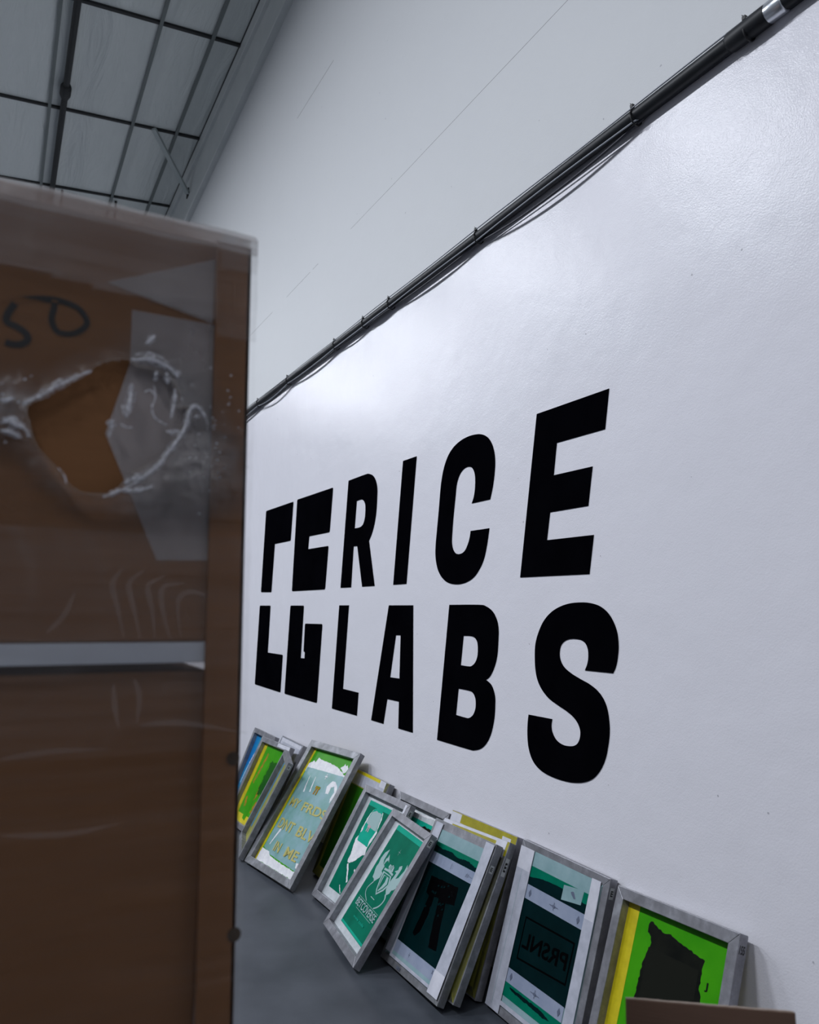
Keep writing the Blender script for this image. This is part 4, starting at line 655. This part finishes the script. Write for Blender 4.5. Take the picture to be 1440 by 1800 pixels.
# stretch film: a loose skin over the front with a torn hole
hole = [Vector(p) for p in STACK['hole']]
def inside(p, poly):
    c_ = False; n = len(poly)
    for i in range(n):
        a, b2 = poly[i], poly[i - 1]
        if (a[1] > p[1]) != (b2[1] > p[1]) and p[0] < (b2[0] - a[0]) * (p[1] - a[1]) / (b2[1] - a[1]) + a[0]: c_ = not c_
    return c_
def seg_dist(p, poly):
    best = 9; P = Vector(p)
    for i in range(len(poly)):
        a, b2 = Vector(poly[i - 1]), Vector(poly[i]); e = b2 - a; t_ = max(0, min(1, (P - a).dot(e) / max(e.length_squared, 1e-9))); best = min(best, (P - a - e * t_).length)
    return best
hz = STACK['haze']
def haze_z(y):
    if y > hz[0][0]: return hz[0][1]
    for (a, za), (c_, zc) in zip(hz, hz[1:]):
        if c_ <= y <= a: return za + (zc - za) * (a - y) / (a - c_)
    return hz[-1][1] - .02
cent = [((-.005), 1.748, .03), (-.166, 1.79, .05), (-.190, 1.763, .04), (-.148, 1.665, .04), (-.222, 1.70, .055), (.02, 1.745, .03)]
def film_sheet():
    bm = bmesh.new(); lay = bm.verts.layers.float.new('layers'); cru = bm.verts.layers.float.new('crumple')
    y0, y1, z0, z1 = -.297, .82, .12, 2.045; fine_y = [y1 - i * .04 for i in range(18)] ; fine_y = [y for y in fine_y if y > .1]
    ys = fine_y + [.09 - i * .0045 for i in range(int((.09 - y0) / .0045) + 1)] + [y0]
    zs = [z0 + i * .03 for i in range(30)] + [z0 + .9 + i * .0045 for i in range(int((z1 - z0 - .9) / .0045) + 1)] + [z1]
    grid = {}
    for i, y in enumerate(ys):
        for j, z in enumerate(zs):
            d = seg_dist((y, z), hole) if abs(y + .1) < .25 and abs(z - 1.74) < .25 else .3
            c_ = max(0, 1 - d / .03) * .4
            for cy, cz, cr_ in cent: c_ = max(c_, math.exp(-((y - cy) ** 2 + (z - cz) ** 2) / cr_ ** 2) * .95)
            if z < 1.62 : c_ *= .3
            x = -.013 - .004 * (noise.noise((y * 3, z * 22, 1)) ) - .0016 * noise.noise((y * 9, z * 70, 4))
            x -= c_ * (.007 * abs(noise.noise((y * 38, z * 38, 3))) + .004 * noise.noise((y * 95, z * 95, 8)))
            if z > haze_z(y): x -= .0022 + .003 * noise.noise((y * 20 + z * 14, z * 8, 2))
            if z > 2.026: x += ((z - 2.026) * 14) ** 2 * .3
            x -= .006 * max(0, min(1, (-.185 - y) / .05)) * (1 if z < 2.03 else .5)
            ed = y0 + .0155 * max(0, 2.019 - z)*-1
            yy = y + (-.0155 * max(0, 2.019 - z) * max(0, min(1, (-.2 - y) / .08)))
            v = bm.verts.new((-.45 + x, yy - .26, z))
            a = .06
            if z > haze_z(y): a = .40 + .12 * noise.noise((y * 14, z * 5, 5)) + (.45 if z > 2.005 else 0)  # extra opacity near the top edge paints its highlight
            if abs(z - haze_z(y)) < .006 and z > haze_z(y): a += .12  # paler line along the layer boundary, a painted highlight
            if y > -.012 and z > 1.93: a += .05
            if 1.32 < z < 1.60: a = .20 + .16 * max(0, noise.noise(((y + .13 * math.sin((z - 1.35) * 9)) * 38, z * 2.5, 7)))
            if z < 1.42: a = .05 + (a - .05) * max(0, (z - 1.28) / .14) + .05 * max(0, noise.noise((y * 2, z * 30, 3)))
            if y < -.2415 and z < haze_z(y) + .1: a *= .5
            if z > 1.99: a *= 1.15
            v[lay] = max(.03, a * .62); v[cru] = c_
            grid[i, j] = v
    for i in range(len(ys) - 1):
        for j in range(len(zs) - 1):
            cy, cz = (ys[i] + ys[i + 1]) / 2, (zs[j] + zs[j + 1]) / 2
            if inside((cy, cz), STACK['hole_clear']): continue
            bm.faces.new((grid[i, j], grid[i + 1, j], grid[i + 1, j + 1], grid[i, j + 1]))
    # top, far side and left side of the wrap
    def quad(pts, a):
        vs = [bm.verts.new(p) for p in pts]
        for v in vs: v[lay] = a; v[cru] = 0
        bm.faces.new(vs)
    xf, xr, yl, yr = -.452, .46, .552, -.552
    quad([(xf, yl, 2.036), (xf, yr, 2.036), (xr, yr, 2.03), (xr, yl, 2.03)], .4)
    quad([(xf, yr, .12), (xr, yr, .12), (xr, yr, 2.036), (xf, yr, 2.036)], .25); quad([(xr, yr, .12), (xr, yl, .12), (xr, yl, 2.03), (xr, yr, 2.03)], .3)
    quad([(xf, yl + .01, .12), (xr, yl, .12), (xr, yl, 2.03), (xf, yl + .01, 2.03)], .3)
    me = bpy.data.meshes.new('stretch_film'); bm.to_mesh(me); bm.free()
    for p in me.polygons: p.use_smooth = True
    return link('stretch_film', me, M['film'], st)
film = film_sheet()
# rolled, whitened rim of the tear
bm = bmesh.new(); H_ = [tuple(p) for p in STACK['hole_clear']]; ring = smooth_line(H_ + [H_[0], ], 5)
tube(bm, [(-.45 - .018 - .002 * noise.noise((p[0] * 60, p[1] * 60, 0)), p[0] - .26 + .0015 * noise.noise((p[0] * 90, p[1] * 90, 2)), p[1] + .0015 * noise.noise((p[0] * 90, p[1] * 90, 6))) for p in ring],
     lambda i: .0006 + .0010 * abs(noise.noise((i * .35, 0, 0))), 6, cap=False)
rim = bm_obj('torn_film_rim', bm, M['film_lip'], film, smooth=True)
def ridge(pts, r, name='wrinkle_glint', m='film_glint'):
    b = bmesh.new(); q = smooth_line(pts, 6); n = len(q)
    tube(b, [(-.45 - .0185 - .001 * noise.noise((p[0] * 50, p[1] * 50, 1)), p[0] - .26, p[1]) for p in q], lambda i: r * (.25 + .75 * math.sin(math.pi * i / (n - 1))) * (.7 + .6 * abs(noise.noise((i * .5, r * 999, 0)))), 6)
    return bm_obj(name, b, M[m], film, smooth=True)
for pts, r in RIDGES:  # white ridges and smears paint the sparkle of the crumpled film
    ridge(pts, r * (1.25 if r < .0014 else 1))
    if r >= .0018: ridge(pts, r * 3.2, 'sparkle_smear', 'sparkle_smear')
for k, pts in enumerate(FOLDS): face_pts('film_fold', [stroke(smooth_line(pts), lambda t_: .0015 + .0055 * math.sin(math.pi * min(1, t_ * 1.1)))], M['film_fold'], BX - .0225, film)

# ================================================================ open carton at lower right
# upright flap: its top edge runs between these two points
F0, F1 = Vector((1.1305, -1.0608, .808)), Vector((.9248, -1.2563, .830))
e = (F1 - F0); L_ = Vector((e.x, e.y, 0)).length; ang = math.atan2(e.y, e.x)
oc = empty('open_carton', Matrix.Translation((F0.x, F0.y, 0)) @ Matrix.Rotation(ang, 4, 'Z'), 'brown cardboard carton with one flap standing up at the lower right corner', 'carton')
# local x along the flap, local y towards the camera side (+) or the wall (-)
side = 1 if (Matrix.Rotation(ang, 4, 'Z') @ Vector((0, 1, 0))).dot(Vector((-F0.x, -F0.y, 0))) > 0 else -1
b = bmesh.new(); th = .005; z1 = .58; dp = .24 * side
add_box(b, 0, L_, *sorted((0, th * side)), 0, z1); add_box(b, 0, L_, *sorted((dp, dp - th * side)), 0, z1)
add_box(b, 0, th, *sorted((th * side, dp - th * side)), 0, z1); add_box(b, L_ - th, L_, *sorted((th * side, dp - th * side)), 0, z1); add_box(b, th, L_ - th, *sorted((th * side, dp - th * side)), 0, th)
bm_obj('carton_body', b, M['card_far'], oc, .001)
b = bmesh.new(); sl = (F1.z - F0.z); hexa(b, [(0, 0, z1 + .001), (L_, 0, z1 + .001), (L_, th * side, z1 + .001), (0, th * side, z1 + .001), (0, 0, F0.z), (L_ - .004, 0, F1.z), (L_ - .004, th * side, F1.z), (0, th * side, F0.z)])
fl = bm_obj('flap', b, M['card_far'], oc, .0012)
pts = [(L_ * i / 40, th * .5 * side, F0.z + sl * i / 40 + .0006 + .0012 * abs(noise.noise((i * .9, 0, 0)))) for i in range(40)]
b = bmesh.new(); tube(b, pts, lambda i: .0016 + .0012 * abs(noise.noise((i * .7, 3, 0))), 6); bm_obj('torn_edge', b, M['card_edge'], fl)
b = bmesh.new(); hexa(b, [(0, 0, z1 - .16), (0, dp, z1 - .16), (-.09, dp, z1 - .12), (-.09, 0, z1 - .12), (0, 0, z1 - .155), (0, dp, z1 - .155), (-.088, dp, z1 - .115), (-.088, 0, z1 - .115)])
b.free()

# ================================================================ ceiling lamps (above and behind the view), then added fill uplights
def lamp_thing(i, x, y, pw):
    r = empty('ceiling_lamp', Matrix.Translation((x, y, LAMP_Z)), 'long ceiling lamp out of view', 'lamp', 'lamps hanging under the ceiling')
    b = bmesh.new(); add_box(b, -.62, .62, -.2, .2, .01, .07); bm_obj('lamp_body', b, M['lamp_body'], r, .01)
    for sx in (-.5, .5):
        b = bmesh.new(); tube(b, [(sx, 0, .07), (sx, 0, ceil_z(y) - LAMP_Z)], .004, 6); bm_obj('hanging_wire', b, M['dark_steel'], r)
    ld = bpy.data.lights.new('lamp_light', 'AREA'); ld.shape = 'RECTANGLE'; ld.size = 1.2; ld.size_y = .36; ld.energy = pw; ld.color = LAMP_COLOUR
    o = bpy.data.objects.new('lamp_light', ld); col.objects.link(o); o.parent = r
for i, (x, y, pw) in enumerate(LAMP_SPOTS): lamp_thing(i, x, y, pw)
for x, y, z, pw in FILL_UPLIGHTS:  # unseen uplights added only to brighten the ceiling
    r = empty('fill_uplight', Matrix.Translation((x, y, z)), 'added upward fill light out of view, brightening the ceiling', 'lamp', 'added fill uplights in the hall')
    b = bmesh.new(); add_box(b, -.62, .62, -.2, .2, -.07, -.01); bm_obj('lamp_body', b, M['lamp_body'], r, .01)
    for sx in (-.5, .5):
        b = bmesh.new(); tube(b, [(sx, .22, -.04), (sx, .22, ceil_z(y) - z)], .004, 6); bm_obj('hanging_wire', b, M['dark_steel'], r)
    ld = bpy.data.lights.new('lamp_light', 'AREA'); ld.shape = 'RECTANGLE'; ld.size = 1.2; ld.size_y = .36; ld.energy = pw; ld.color = LAMP_COLOUR
    o = bpy.data.objects.new('lamp_light', ld); col.objects.link(o); o.parent = r; o.rotation_euler = (math.pi, 0, 0)
